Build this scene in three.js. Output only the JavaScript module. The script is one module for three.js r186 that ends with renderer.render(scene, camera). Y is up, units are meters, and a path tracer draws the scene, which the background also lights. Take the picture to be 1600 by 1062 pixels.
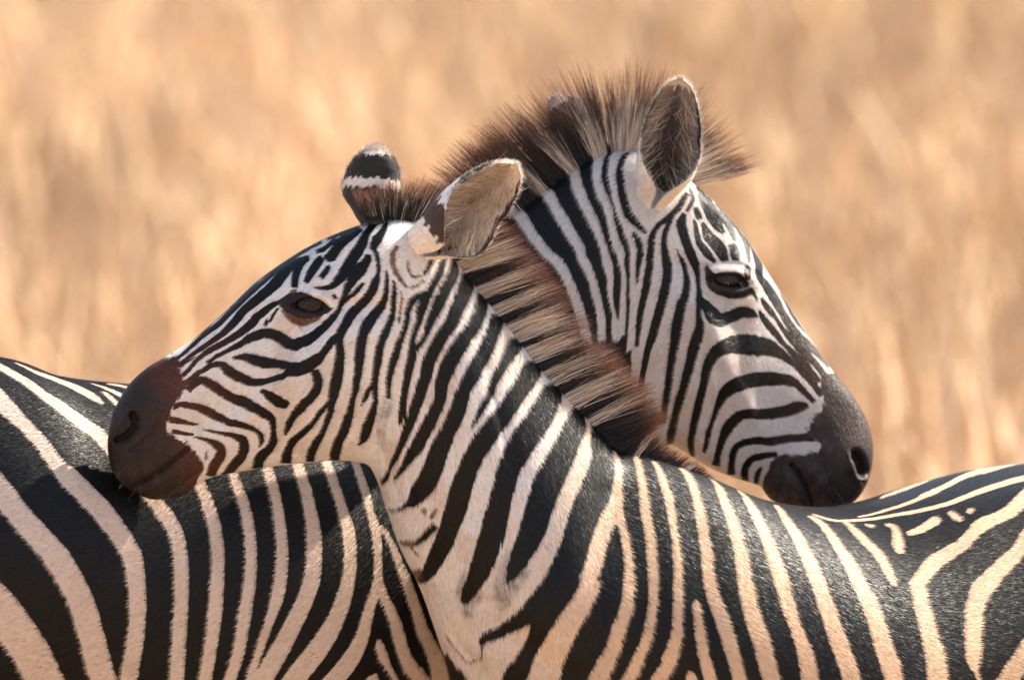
import * as THREE from 'three';
import { mergeGeometries } from 'three/addons/utils/BufferGeometryUtils.js';

// ---------------------------------------------------------------- camera, sky, sun, exposure
const scene = new THREE.Scene();
const PITCH = THREE.MathUtils.degToRad(7), DIST = 16, AIM = new THREE.Vector3(0, 1.46, 0);
const camera = new THREE.PerspectiveCamera(2 * Math.atan(0.531 / DIST) * 180 / Math.PI, 1600 / 1062, 0.5, 4000);
camera.position.set(0, AIM.y + DIST * Math.sin(PITCH), DIST * Math.cos(PITCH));
camera.lookAt(AIM);
camera.focus = 15.92;
camera.userData.fStop = 3.2;
camera.updateMatrixWorld(true);
const renderer = new THREE.WebGLRenderer({ antialias: true });
renderer.setSize(1024, 679);
renderer.toneMapping = THREE.LinearToneMapping;
renderer.toneMappingExposure = 3.2;
renderer.shadowMap.enabled = true;

const SUN = new THREE.Vector3(0.682, 0.616, -0.394).normalize();
{ // clear tropical sky: blue overhead, paler towards the horizon and round the sun
  const w = 256, h = 128, d = new Float32Array(w * h * 4);
  for (let j = 0; j < h; j++) for (let i = 0; i < w; i++) {
    const el = ((j + 0.5) / h - 0.5) * Math.PI, az = ((i + 0.5) / w - 0.5) * 2 * Math.PI;
    const dx = Math.cos(el) * Math.cos(az), dy = Math.sin(el), dz = Math.cos(el) * Math.sin(az);
    const up = Math.max(dy, 0), hz = Math.exp(-up * 4.2), c = Math.max(dx * SUN.x + dy * SUN.y + dz * SUN.z, 0);
    const glow = 0.55 * Math.pow(c, 8) + 0.9 * Math.pow(c, 60);
    const k = (j * w + i) * 4;
    d[k] = 0.150 + 0.330 * hz + glow; d[k + 1] = 0.218 + 0.312 * hz + glow * 0.97; d[k + 2] = 0.335 + 0.235 * hz + glow * 0.9; d[k + 3] = 1;
  }
  const t = new THREE.DataTexture(d, w, h, THREE.RGBAFormat, THREE.FloatType);
  t.mapping = THREE.EquirectangularReflectionMapping; t.magFilter = THREE.LinearFilter; t.needsUpdate = true;
  scene.background = t; scene.environment = t;
}
const sun = new THREE.DirectionalLight(new THREE.Color(1.0, 0.90, 0.76), 5.0);
sun.position.copy(SUN).multiplyScalar(30).add(AIM); sun.target.position.copy(AIM); sun.castShadow = true;
sun.shadow.mapSize.set(4096, 4096);
Object.assign(sun.shadow.camera, { left: -8, right: 8, top: 8, bottom: -8, near: 1, far: 80 });
scene.add(sun, sun.target);

// ---------------------------------------------------------------- helpers
let seed = 7;
const rnd = () => { seed = (seed + 0x6d2b79f5) | 0; let t = Math.imul(seed ^ (seed >>> 15), 1 | seed); t = (t + Math.imul(t ^ (t >>> 7), 61 | t)) ^ t; return ((t ^ (t >>> 14)) >>> 0) / 4294967296; };
const gauss = () => (rnd() + rnd() + rnd() + rnd() - 2) * 1.2;
const lerp = (a, b, t) => a + (b - a) * t, clamp = (x, a = 0, b = 1) => Math.min(b, Math.max(a, x));
const smooth = (a, b, x) => { const t = clamp((x - a) / (b - a)); return t * t * (3 - 2 * t); };
const V = (x, y, z) => new THREE.Vector3(x, y, z);
const hash2 = (x, y) => { let n = Math.imul(x | 0, 374761393) + Math.imul(y | 0, 668265263); n = Math.imul(n ^ (n >>> 13), 1274126177); return ((n ^ (n >>> 16)) >>> 0) / 4294967296; };
const noise2 = (x, y) => { const i = Math.floor(x), j = Math.floor(y), f = x - i, g = y - j, u = f * f * (3 - 2 * f), v = g * g * (3 - 2 * g); return lerp(lerp(hash2(i, j), hash2(i + 1, j), u), lerp(hash2(i, j + 1), hash2(i + 1, j + 1), u), v); };
const fbm = (x, y, o = 4) => { let s = 0, a = 0.5, t = 0; for (let k = 0; k < o; k++) { s += a * noise2(x, y); t += a; a *= 0.5; x = x * 2.03 + 17.1; y = y * 2.03 + 5.7; } return s / t; };
const shadow = (o) => { o.castShadow = o.receiveShadow = true; return o; };
function meshOf(name, geometry, material, parent) { const m = shadow(new THREE.Mesh(geometry, material)); m.name = name; parent.add(m); return m; }
function segDist(px, py, line) { // distance from a point to a polyline
  let best = 1e9;
  for (let i = 0; i + 1 < line.length; i++) {
    const [ax, ay] = line[i], [bx, by] = line[i + 1], dx = bx - ax, dy = by - ay;
    const t = clamp(((px - ax) * dx + (py - ay) * dy) / (dx * dx + dy * dy || 1));
    best = Math.min(best, Math.hypot(px - ax - dx * t, py - ay - dy * t));
  }
  return best;
}
// pixel of the 1600 x 1062 photograph -> direction from the lens
const TANV = 0.531 / DIST, CR = V(1, 0, 0), CU = V(0, Math.cos(PITCH), -Math.sin(PITCH)), CF = V(0, -Math.sin(PITCH), -Math.cos(PITCH));
const rayDir = (px, py) => CF.clone().addScaledVector(CR, (px - 800) / 531 * TANV).addScaledVector(CU, (531 - py) / 531 * TANV);
const toPixel = (p) => { const q = p.clone().sub(camera.position), d = q.dot(CF); return [800 + q.dot(CR) / d / TANV * 531, 531 - q.dot(CU) / d / TANV * 531, d]; };

// ---------------------------------------------------------------- ground and dry grass
{
  const c = document.createElement('canvas'); c.width = c.height = 512; const x = c.getContext('2d'), im = x.createImageData(512, 512);
  for (let j = 0; j < 512; j++) for (let i = 0; i < 512; i++) { const n = fbm(i / 40, j / 40, 5), m = noise2(i / 2.3, j / 2.3), k = (j * 512 + i) * 4, b = 0.62 + 0.5 * n + 0.25 * (m - 0.5); im.data[k] = 190 * b; im.data[k + 1] = 154 * b; im.data[k + 2] = 110 * b; im.data[k + 3] = 255; }
  x.putImageData(im, 0, 0);
  const t = new THREE.CanvasTexture(c); t.colorSpace = THREE.SRGBColorSpace; t.wrapS = t.wrapT = THREE.RepeatWrapping; t.repeat.set(900, 900);
  const g = new THREE.PlaneGeometry(3000, 3000); g.rotateX(-Math.PI / 2);
  const m = meshOf('ground', g, new THREE.MeshStandardMaterial({ map: t, roughness: 1 }), scene); m.userData = { kind: 'structure', label: 'dry sandy savanna ground under the grass', category: 'ground' };
}
{
  const tuft = (n, h, spread) => {
    const pos = [], idx = [];
    for (let b = 0; b < n; b++) {
      const a = rnd() * 6.283, r = spread * Math.sqrt(rnd()), bx = Math.cos(a) * r, bz = Math.sin(a) * r, hh = h * (0.5 + 0.6 * rnd()), lean = 0.12 + 0.5 * rnd() * rnd(), d = rnd() * 6.283, w = 0.007 + 0.006 * rnd(), f = rnd() * 3.14;
      const at = pos.length / 3;
      for (let k = 0; k <= 3; k++) { const t = k / 3, ox = Math.cos(d) * lean * hh * t * t, oz = Math.sin(d) * lean * hh * t * t, ww = w * (1 - 0.8 * t) * (k === 2 ? 1.5 : 1); for (const s of [-1, 1]) { pos.push(bx + ox + s * ww * Math.cos(f), hh * t * (1 - 0.2 * lean * t), bz + oz + s * ww * Math.sin(f)); } }
      for (let k = 0; k < 3; k++) { const q = at + k * 2; idx.push(q, q + 1, q + 2, q + 1, q + 3, q + 2); }
    }
    const g = new THREE.BufferGeometry(); g.setAttribute('position', new THREE.Float32BufferAttribute(pos, 3)); g.setIndex(idx); g.computeVertexNormals(); return g;
  };
  const kinds = [tuft(22, 0.32, 0.34), tuft(20, 0.42, 0.36), tuft(26, 0.24, 0.42)], N = 2600;
  const mat = new THREE.MeshPhysicalMaterial({ color: 0xffffff, roughness: 0.9, side: THREE.DoubleSide });
  const M = new THREE.Matrix4(), Q = new THREE.Quaternion(), C = new THREE.Color();
  kinds.forEach((g, k) => {
    const im = shadow(new THREE.InstancedMesh(g, mat, N)); im.name = 'dry_grass'; let c = 0;
    while (c < N) {
      const far = rnd() < 0.9, z = far ? -6 - 34 * Math.pow(rnd(), 0.85) : -4 + 9 * rnd(), x = (rnd() - 0.5) * (far ? 6 + 0.12 * -z : 9);
      const den = fbm(x * 0.55 + 40 + k * 3, z * 0.22 + 9, 3); if (rnd() > smooth(0.3, 0.62, den) + 0.4) continue;
      if (!far && Math.abs(x) < 2.2 && Math.abs(z) < 1.2 && rnd() < 0.7) continue;
      const s = (far ? 1 : 0.45) * (0.7 + 0.6 * rnd()); Q.setFromAxisAngle(V(0, 1, 0), rnd() * 6.283); M.compose(V(x, 0, z), Q, V(s, s * (0.8 + 0.4 * rnd()), s)); im.setMatrixAt(c, M);
      const tone = clamp((fbm(x * 2.0 + 7, z * 0.3, 3) - 0.5) * 2.2 + 0.5), r = rnd(); C.setRGB(lerp(0.47, 0.66, tone) + 0.05 * r, lerp(0.315, 0.47, tone) + 0.04 * r, lerp(0.18, 0.295, tone) + 0.03 * r); im.setColorAt(c, C); c++;
    }
    im.userData = { kind: 'stuff', label: ['golden dry savanna grass of middling height filling the background', 'tall golden dry savanna grass standing above the rest', 'short pale dry savanna grass between the taller clumps'][k], category: 'grass' };
    if (k) im.name = 'dry_grass_00' + k;
    scene.add(im);
  });
}


// ---------------------------------------------------------------- zebras
// A zebra is lofted from rings. Each ring runs from a point on the top line to a point on the bottom line of the animal's
// median sheet (a vertical sheet that bends sideways along the animal), with a half width and a cross-section shape.
function makeSheet({ x0, z0, left, right, soft }) {
  const z = (x) => z0 + (left + right) / 2 * (x - x0) + (right - left) / 2 * (Math.hypot(x - x0, soft) - soft);
  const slope = (x) => (left + right) / 2 + (right - left) / 2 * (x - x0) / Math.hypot(x - x0, soft);
  const normal = (x) => { const s = slope(x); return V(-s, 0, 1).normalize(); };
  const at = (px, py) => { const d = rayDir(px, py), o = camera.position; let t = (z0 - o.z) / d.z, x = 0; for (let k = 0; k < 8; k++) { x = o.x + d.x * t; t = (z(x) - o.z) / d.z; } return V(o.x + d.x * t, o.y + d.y * t, z(x)); };
  return { z, slope, normal, at };
}
const catmull = (a, b, c, d, t) => 0.5 * (2 * b + (c - a) * t + (2 * a - 5 * b + 4 * c - d) * t * t + (3 * b - a - 3 * c + d) * t * t * t);
const NA = 160;
const TW = 2048, TH = 2048, LEGU = 0.06;   // coat texture; its first strip holds the legs

function buildBody(cfg) {
  const sheet = makeSheet(cfg.sheet), S = cfg.stations.map((r) => r.length < 9 ? [...r, 0] : r), rings = [];
  for (let i = 0; i + 1 < S.length; i++) {
    const p = [S[Math.max(i - 1, 0)], S[i], S[i + 1], S[Math.min(i + 2, S.length - 1)]];
    const len = Math.max(Math.hypot(p[1][0] - p[2][0], p[1][1] - p[2][1]), Math.hypot(p[1][2] - p[2][2], p[1][3] - p[2][3]));
    const n = Math.max(2, Math.ceil(len / (i >= cfg.headFrom - 1 ? 2.3 : i >= cfg.headFrom - 8 ? 3.6 : 7)));
    for (let k = 0; k < n + (i + 2 === S.length ? 1 : 0); k++) {
      const t = k / n, r = S[i].map((_, c) => catmull(p[0][c], p[1][c], p[2][c], p[3][c], t));
      r.key = i + t; rings.push(r);
    }
  }
  // head frame in photo pixels: along the face (h), across it towards the jaw (q)
  const e = cfg.eye, m = cfg.nostril, L = Math.hypot(m[0] - e[0], m[1] - e[1]), ex = (m[0] - e[0]) / L, ey = (m[1] - e[1]) / L, sgn = cfg.facing;
  const fx = sgn > 0 ? -ey : ey, fy = sgn > 0 ? ex : -ex;
  const g = (h, q, h0, q0, sh, sq) => Math.exp(-(((h - h0) / sh) ** 2) - (((q - q0) / sq) ** 2));
  const lid = cfg.lid, lc = [(lid[0][0] + lid[1][0]) / 2, (lid[0][1] + lid[1][1]) / 2], lw = Math.hypot(lid[1][0] - lid[0][0], lid[1][1] - lid[0][1]) / 2, lx = (lid[1][0] - lid[0][0]) / 2 / lw, ly = (lid[1][1] - lid[0][1]) / 2 / lw;
  const relief = (X, Y, w) => {
    if (w <= 0) return 0;
    const h = (X - e[0]) * ex + (Y - e[1]) * ey, q = (X - e[0]) * fx + (Y - e[1]) * fy;
    let d = 0;
    d += 0.012 * g(h, q, -8, -34, 38, 20) + 0.009 * g(h, q, 0, 2, 44, 34) - 0.010 * g(h, q, -80, -30, 34, 26) - 0.006 * g(h, q, 62, 20, 34, 26);
    d += 0.006 * Math.exp(-((segDist(h, q, [[20, 62], [120, 80], [190, 92]]) / 15) ** 2));
    const cheek = Math.hypot((h - 18) / 118, (q - 142) / 104); d += 0.013 * (1 - smooth(0.72, 1.12, cheek)) - 0.007 * Math.exp(-(((cheek - 1.16) / 0.12) ** 2)) * (h < 30 ? 1 : 0.35);
    d -= 0.007 * g(h, q, 205, 60, 60, 34);
    d += 0.010 * g(h, q, 330, 12, 44, 40);
    // the two veins and the loose skin by the jaw
    d += 0.0022 * Math.exp(-((segDist(h, q, [[70, 95], [130, 120], [165, 150], [150, 200]]) / 5) ** 2));
    for (const [line, depth, wide] of cfg.grooves) { const s = segDist(X, Y, line) / wide; if (s < 3) d -= depth * Math.exp(-s * s); }
    for (const [line, high, wide] of cfg.ridges) { const s = segDist(X, Y, line) / wide; if (s < 3) d += high * Math.exp(-s * s); }
    // eyelids
    const t = ((X - lc[0]) * lx + (Y - lc[1]) * ly) / lw, n = (-(X - lc[0]) * ly + (Y - lc[1]) * lx);
    if (Math.abs(t) < 1.7) {
      const tt = clamp(1 - t * t), up = lid[2] * Math.pow(tt, 0.8), lo = lid[3] * Math.pow(tt, 0.8);
      const inside = Math.abs(t) < 1 ? Math.min(n + up, lo - n) : -Math.hypot((Math.abs(t) - 1) * lw, n);
      d -= 0.022 * smooth(-0.5, 4.5, inside);
      d += 0.0050 * Math.exp(-(((inside + 7) / 5) ** 2)) - 0.0028 * Math.exp(-(((inside + 19) / 4) ** 2)) * (n < 0 ? 1 : 0.5);
    }
    return d * w;
  };
  const pos = [], uv = [], idx = [], frames = [], base = [];
  let u = 0; const us = [0];
  for (let r = 1; r < rings.length; r++) { const a = rings[r - 1], b = rings[r]; u += 0.6 * Math.hypot(a[0] - b[0], a[1] - b[1]) + 0.4 * Math.hypot((a[0] + a[2] - b[0] - b[2]) / 2, (a[1] + a[3] - b[1] - b[3]) / 2); us.push(u); }
  rings.forEach((R, r) => {
    const T = sheet.at(R[0], R[1]), B = sheet.at(R[2], R[3]), C = T.clone().add(B).multiplyScalar(0.5), N = sheet.normal(C.x), U = T.clone().sub(B), len = U.length(); U.normalize();
    const w = smooth(cfg.headFrom - 1.5, cfg.headFrom + 0.5, R.key), roll = cfg.roll * w, cr = Math.cos(roll), sr = Math.sin(roll);
    const U2 = U.clone().multiplyScalar(cr).addScaledVector(N, sr), N2 = N.clone().multiplyScalar(cr).addScaledVector(U, -sr);
    const uu = LEGU + 0.005 + (1 - LEGU - 0.01) * us[r] / u, [, , , , hw, mt, mb, ex2] = R;
    frames.push({ T: C.clone().addScaledVector(U2, len / 2), C, U: U2, N: N2, len, u: uu, key: R.key, px: [R[0], R[1]], hw });
    for (let j = 0; j <= 2 * NA; j++) {   // from the belly line over the far side, the top line and the near side back to the belly
      const side = j < NA ? -1 : 1, a = Math.PI * Math.abs(j - NA) / NA, c = Math.cos(a), s = Math.sin(a), mid = j === NA || j === 0 || j === 2 * NA;
      const f = (1 - c) / 2, k = a < Math.PI / 2 ? lerp(mt, 1, smooth(0.15, 1.45, a)) : lerp(1, mb, smooth(1.7, 2.95, a));
      let z = mid ? 0 : hw * k * Math.pow(Math.max(s, 0), ex2);
      const P0 = C.clone().addScaledVector(U2, c * len / 2).addScaledVector(N2, side * z);
      base.push(P0);
      if (!mid && w > 0) { const q = toPixel(side > 0 ? P0 : C.clone().addScaledVector(U2, c * len / 2).addScaledVector(N2, z)); z += relief(q[0], q[1], w) * Math.min(1, s * 2.2); }
      if (cfg.swell && w < 1 && !mid) z += cfg.swell(lerp(R[0], R[2], f), lerp(R[1], R[3], f)) * (1 - w) * Math.min(1, s * 2);
      const hump = (R[8] || 0) * Math.exp(-(((a - 0.62) / 0.36) ** 2));
      const P = C.clone().addScaledVector(U2, c * len / 2 + hump).addScaledVector(N2, side * z);
      pos.push(P.x, P.y, P.z); uv.push(uu, j / (2 * NA));
    }
  });
  const M = 2 * NA + 1, nr = rings.length, flip = cfg.facing < 0;
  for (let r = 0; r + 1 < nr; r++) for (let j = 0; j + 1 < M; j++) { const a = r * M + j, b = a + 1, c = a + M, d = b + M; if (flip) idx.push(a, c, b, b, c, d); else idx.push(a, b, c, b, d, c); }
  for (const r of [0, nr - 1]) { // close both ends
    let x = 0, y = 0, z = 0; for (let j = 0; j < M; j++) { x += pos[(r * M + j) * 3] / M; y += pos[(r * M + j) * 3 + 1] / M; z += pos[(r * M + j) * 3 + 2] / M; }
    const at = pos.length / 3; pos.push(x, y, z); uv.push(frames[r].u, 0.5);
    for (let j = 0; j + 1 < M; j++) { const a = r * M + j, b = a + 1; if ((r === 0) === flip) idx.push(at, a, b); else idx.push(at, b, a); }
  }
  const geo = new THREE.BufferGeometry();
  geo.setAttribute('position', new THREE.Float32BufferAttribute(pos, 3)); geo.setAttribute('uv', new THREE.Float32BufferAttribute(uv, 2)); geo.setIndex(idx);
  geo.computeVertexNormals();
  const nm = geo.attributes.normal;
  for (let r = 0; r < nr; r++) { const i = r * M, k = i + M - 1, v = V(nm.getX(i) + nm.getX(k), nm.getY(i) + nm.getY(k), nm.getZ(i) + nm.getZ(k)).normalize(); nm.setXYZ(i, v.x, v.y, v.z); nm.setXYZ(k, v.x, v.y, v.z); }
    // the place on the animal that a pixel of the photograph shows, and its twin on the far side
  const find = (px, py, from = cfg.headFrom - 3) => {
    let best = -1, bd = 1e9;
    for (let r = 0; r < nr; r++) { if (frames[r].key < from) continue; for (let j = NA; j < M; j++) { const q = toPixel(base[r * M + j]), d = (q[0] - px) ** 2 + (q[1] - py) ** 2; if (d < bd) { bd = d; best = r * M + j; } } }
    const r = Math.floor(best / M), j = best % M, n = V(nm.getX(best), nm.getY(best), nm.getZ(best)), far = r * M + 2 * NA - j;
    return { r, j, near: base[best], far: base[far], f: frames[r], n };
  };
    { // outward?
    const k = Math.floor(nr * 0.5) * M + Math.floor(NA * 1.5), o = V(pos[k * 3], pos[k * 3 + 1], pos[k * 3 + 2]).sub(frames[Math.floor(nr * 0.5)].C); if (o.dot(V(nm.getX(k), nm.getY(k), nm.getZ(k))) < 0) console.log('normals point inwards ' + cfg.facing);
  }
  return { geo, frames, sheet, rings, nr, M, base, find, metres: u / 1000 };
}

// a leg: rings down from the body to the hoof, with knee or hock
function legGeometry(top, footX, N, fwd, hind, row) {
  const pos = [], uv = [], idx = [], n = 20, steps = 26, h = top.y;
  const K = hind ? [[0, 0.10, 0], [0.18, 0.085, 0.01], [0.4, 0.05, 0.0], [0.52, 0.036, -0.045], [0.58, 0.034, -0.05], [0.66, 0.024, -0.035], [0.86, 0.021, -0.015], [0.9, 0.029, -0.008], [0.94, 0.023, 0.012], [0.955, 0.034, 0.02], [1, 0.046, 0.03]]
    : [[0, 0.10, 0], [0.2, 0.065, 0], [0.42, 0.042, 0.005], [0.54, 0.036, 0.008], [0.6, 0.033, 0.006], [0.68, 0.024, 0], [0.86, 0.021, 0], [0.9, 0.028, 0], [0.94, 0.023, 0.015], [0.955, 0.034, 0.02], [1, 0.045, 0.028]];
  for (let i = 0; i <= steps; i++) {
    const t = i / steps; let k = 0; while (k + 2 < K.length && K[k + 1][0] < t) k++;
    const s = clamp((t - K[k][0]) / (K[k + 1][0] - K[k][0])), r = lerp(K[k][1], K[k + 1][1], s), off = lerp(K[k][2], K[k + 1][2], s);
    for (let j = 0; j <= n; j++) {
      const a = j / n * 2 * Math.PI, P = V(top.x, h * (1 - t), top.z).addScaledVector(fwd, off + footX * t + Math.cos(a) * r).addScaledVector(N, Math.sin(a) * r * 0.82);
      pos.push(P.x, P.y, P.z); uv.push(0.004 + (LEGU - 0.012) * (Math.abs(j / n * 2 - 1)), 0.98 - 0.96 * t);
    }
  }
  for (let i = 0; i < steps; i++) for (let j = 0; j < n; j++) { const a = i * (n + 1) + j, b = a + 1, c = a + n + 1, d = c + 1; idx.push(a, b, c, b, d, c); }
  const g = new THREE.BufferGeometry(); g.setAttribute('position', new THREE.Float32BufferAttribute(pos, 3)); g.setAttribute('uv', new THREE.Float32BufferAttribute(uv, 2)); g.setIndex(idx); g.computeVertexNormals();
  return g;
}
// skin folds and muscle lines of the bent neck and throat: line, depth, width
const FOLDS = [[[[596, 700], [606, 740], [618, 775]], 0.005, 7], [[[622, 690], [628, 730], [634, 760]], 0.003, 6], [[[668, 560], [690, 660], [720, 780]], 0.003, 16], [[[735, 520], [770, 640], [790, 720]], 0.0028, 14], [[[700, 600], [716, 660], [724, 720]], 0.0022, 7], [[[752, 600], [766, 650], [772, 700]], 0.002, 6],
  [[[690, 900], [760, 960], [840, 1010]], 0.007, 26], [[[930, 760], [900, 860], [880, 960]], 0.006, 24], [[[700, 985], [720, 1010], [735, 1040]], 0.006, 10], [[[1040, 820], [1030, 920], [1000, 1040]], 0.004, 26]];
// [top x, top y, bottom x, bottom y, half width, upper fullness, lower fullness, roundness]
const FRONT = {
  facing: -1, roll: 0.10, headFrom: 18,
  sheet: { x0: 0.22, z0: 0.10, left: -0.145, right: -0.50, soft: 0.14 },
  stations: [
    [1905, 830, 1880, 960, 0.05, 0.9, 1, 1], [1880, 765, 1850, 1180, 0.16, 0.85, 1, 0.9], [1760, 732, 1755, 1330, 0.245, 0.9, 1, 0.85, 0.03], [1600, 744, 1600, 1330, 0.275, 0.9, 1, 0.85, 0.032],
    [1480, 768, 1470, 1330, 0.28, 0.9, 1, 0.85, 0.026], [1380, 788, 1365, 1345, 0.285, 0.9, 1, 0.85, 0.008], [1300, 797, 1255, 1365, 0.29, 0.9, 1, 0.85], [1200, 783, 1140, 1370, 0.28, 0.88, 1, 0.85],
    [1100, 743, 1030, 1360, 0.255, 0.75, 1, 0.85], [1020, 716, 925, 1330, 0.22, 0.62, 1, 0.9], [962, 700, 820, 1270, 0.20, 0.58, 1.0, 0.9], [919, 656, 745, 1160, 0.175, 0.58, 1.05, 0.9],
    [881, 616, 697, 1030, 0.15, 0.6, 1.05, 0.9], [844, 575, 660, 925, 0.13, 0.62, 1, 0.9], [790, 506, 626, 855, 0.115, 0.66, 0.98, 0.9], [737, 441, 604, 792, 0.10, 0.75, 0.92, 0.88],
    [695, 386, 589, 748, 0.09, 0.9, 0.86, 0.85], [655, 350, 574, 726, 0.084, 1.0, 0.8, 0.8], [608, 340, 550, 722, 0.082, 1.0, 0.76, 0.76], [560, 352, 520, 721, 0.083, 1.0, 0.72, 0.72],
    [500, 376, 480, 724, 0.082, 1.0, 0.66, 0.7], [450, 405, 440, 728, 0.075, 0.98, 0.62, 0.7], [400, 440, 405, 733, 0.064, 0.9, 0.62, 0.72], [350, 487, 370, 739, 0.054, 0.86, 0.66, 0.75],
    [300, 530, 335, 745, 0.047, 0.86, 0.72, 0.78], [260, 555, 314, 754, 0.045, 0.9, 0.8, 0.8], [230, 573, 298, 767, 0.046, 0.95, 0.86, 0.8], [202, 599, 278, 777, 0.046, 1.0, 0.9, 0.8],
    [182, 632, 255, 780, 0.044, 1, 0.95, 0.82], [171, 668, 233, 779, 0.039, 1, 1, 0.85], [168, 700, 210, 769, 0.030, 1, 1, 0.9], [173, 733, 190, 757, 0.016, 1, 1, 1]],
  eye: [480, 476], nostril: [205, 668], lid: [[452, 475], [516, 483], 17, 8],
  grooves: [[[[183, 688], [198, 680], [209, 667], [211, 655], [206, 647]], 0.018, 6], [[[251, 640], [248, 657], [236, 676], [216, 694], [203, 703]], 0.004, 4.5], [[[205, 762], [228, 749], [252, 733], [276, 714], [296, 699]], 0.0085, 3.4], [[[262, 770], [284, 758], [305, 738]], 0.003, 4]],
  ridges: [[[[196, 660], [212, 632], [240, 628], [252, 645]], 0.006, 11], [[[200, 745], [235, 730], [270, 707]], 0.005, 12], [[[220, 770], [255, 752], [292, 724]], 0.004, 10]],
  swell: (X, Y) => 0.022 * Math.exp(-(((X - 830) / 95) ** 2) - (((Y - 930) / 120) ** 2)) + 0.012 * Math.exp(-(((X - 1010) / 60) ** 2) - (((Y - 850) / 130) ** 2)) - 0.012 * Math.exp(-(((X - 700) / 34) ** 2) - (((Y - 1000) / 60) ** 2)) + 0.03 * Math.exp(-(((X - 1640) / 110) ** 2) - (((Y - 1000) / 200) ** 2))
    - FOLDS.reduce((s, [line, depth, wide]) => s + depth * Math.exp(-((segDist(X, Y, line) / wide) ** 2)), 0),
};
const REAR = {
  facing: 1, roll: -0.06, headFrom: 18,
  sheet: { x0: -0.18, z0: -0.222, left: -0.46, right: -0.20, soft: 0.14 },
  stations: [
    [-325, 740, -300, 880, 0.05, 0.9, 1, 1], [-290, 640, -255, 1080, 0.16, 0.85, 1, 0.9], [-150, 560, -165, 1240, 0.245, 0.9, 1, 0.85], [0, 559, -15, 1240, 0.275, 0.9, 1, 0.85],
    [92, 588, 95, 1230, 0.28, 0.9, 1, 0.85], [195, 601, 200, 1235, 0.285, 0.9, 1, 0.85], [300, 606, 320, 1245, 0.29, 0.9, 1, 0.85], [400, 602, 430, 1250, 0.28, 0.88, 1, 0.85],
    [500, 590, 545, 1240, 0.255, 0.75, 1, 0.85], [595, 570, 660, 1200, 0.22, 0.62, 1, 0.9], [655, 530, 755, 1130, 0.20, 0.58, 1, 0.9], [705, 470, 825, 1030, 0.175, 0.58, 1.05, 0.9],
    [745, 405, 880, 930, 0.15, 0.6, 1.05, 0.9], [785, 350, 925, 850, 0.13, 0.62, 1, 0.9], [830, 312, 965, 785, 0.115, 0.66, 0.98, 0.9], [878, 276, 1002, 735, 0.10, 0.75, 0.92, 0.88],
    [930, 244, 1026, 704, 0.09, 0.9, 0.86, 0.85], [985, 234, 1046, 694, 0.084, 1.0, 0.8, 0.8], [1038, 250, 1066, 704, 0.082, 1.0, 0.76, 0.76], [1085, 287, 1094, 722, 0.083, 1.0, 0.72, 0.72],
    [1126, 325, 1122, 736, 0.082, 1.0, 0.66, 0.7], [1165, 371, 1148, 746, 0.075, 0.98, 0.62, 0.7], [1201, 428, 1168, 752, 0.064, 0.9, 0.62, 0.72], [1238, 485, 1183, 757, 0.054, 0.86, 0.66, 0.75],
    [1274, 540, 1191, 763, 0.047, 0.86, 0.72, 0.78], [1305, 584, 1196, 771, 0.045, 0.9, 0.8, 0.8], [1334, 619, 1207, 782, 0.046, 0.95, 0.86, 0.8], [1353, 653, 1231, 792, 0.046, 1, 0.9, 0.8],
    [1363, 689, 1262, 797, 0.044, 1, 0.95, 0.82], [1361, 724, 1290, 797, 0.039, 1, 1, 0.85], [1352, 753, 1311, 794, 0.030, 1, 1, 0.9], [1340, 773, 1327, 786, 0.016, 1, 1, 1]],
  eye: [1140, 440], nostril: [1338, 718], lid: [[1107, 433], [1170, 442], 9, 11],
  grooves: [[[[1336, 712], [1343, 722], [1346, 735]], 0.024, 8], [[[1272, 794], [1264, 768], [1252, 744], [1238, 727]], 0.0085, 3.4]],
  ridges: [[[[1327, 712], [1331, 730], [1340, 748], [1350, 748]], 0.006, 6], [[[1300, 792], [1286, 762], [1264, 735]], 0.005, 12], [[[1256, 792], [1246, 770], [1228, 745]], 0.004, 10]],
  swell: (X, Y) => 0.03 * Math.exp(-(((X + 60) / 110) ** 2) - (((Y - 850) / 200) ** 2)),
};

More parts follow.
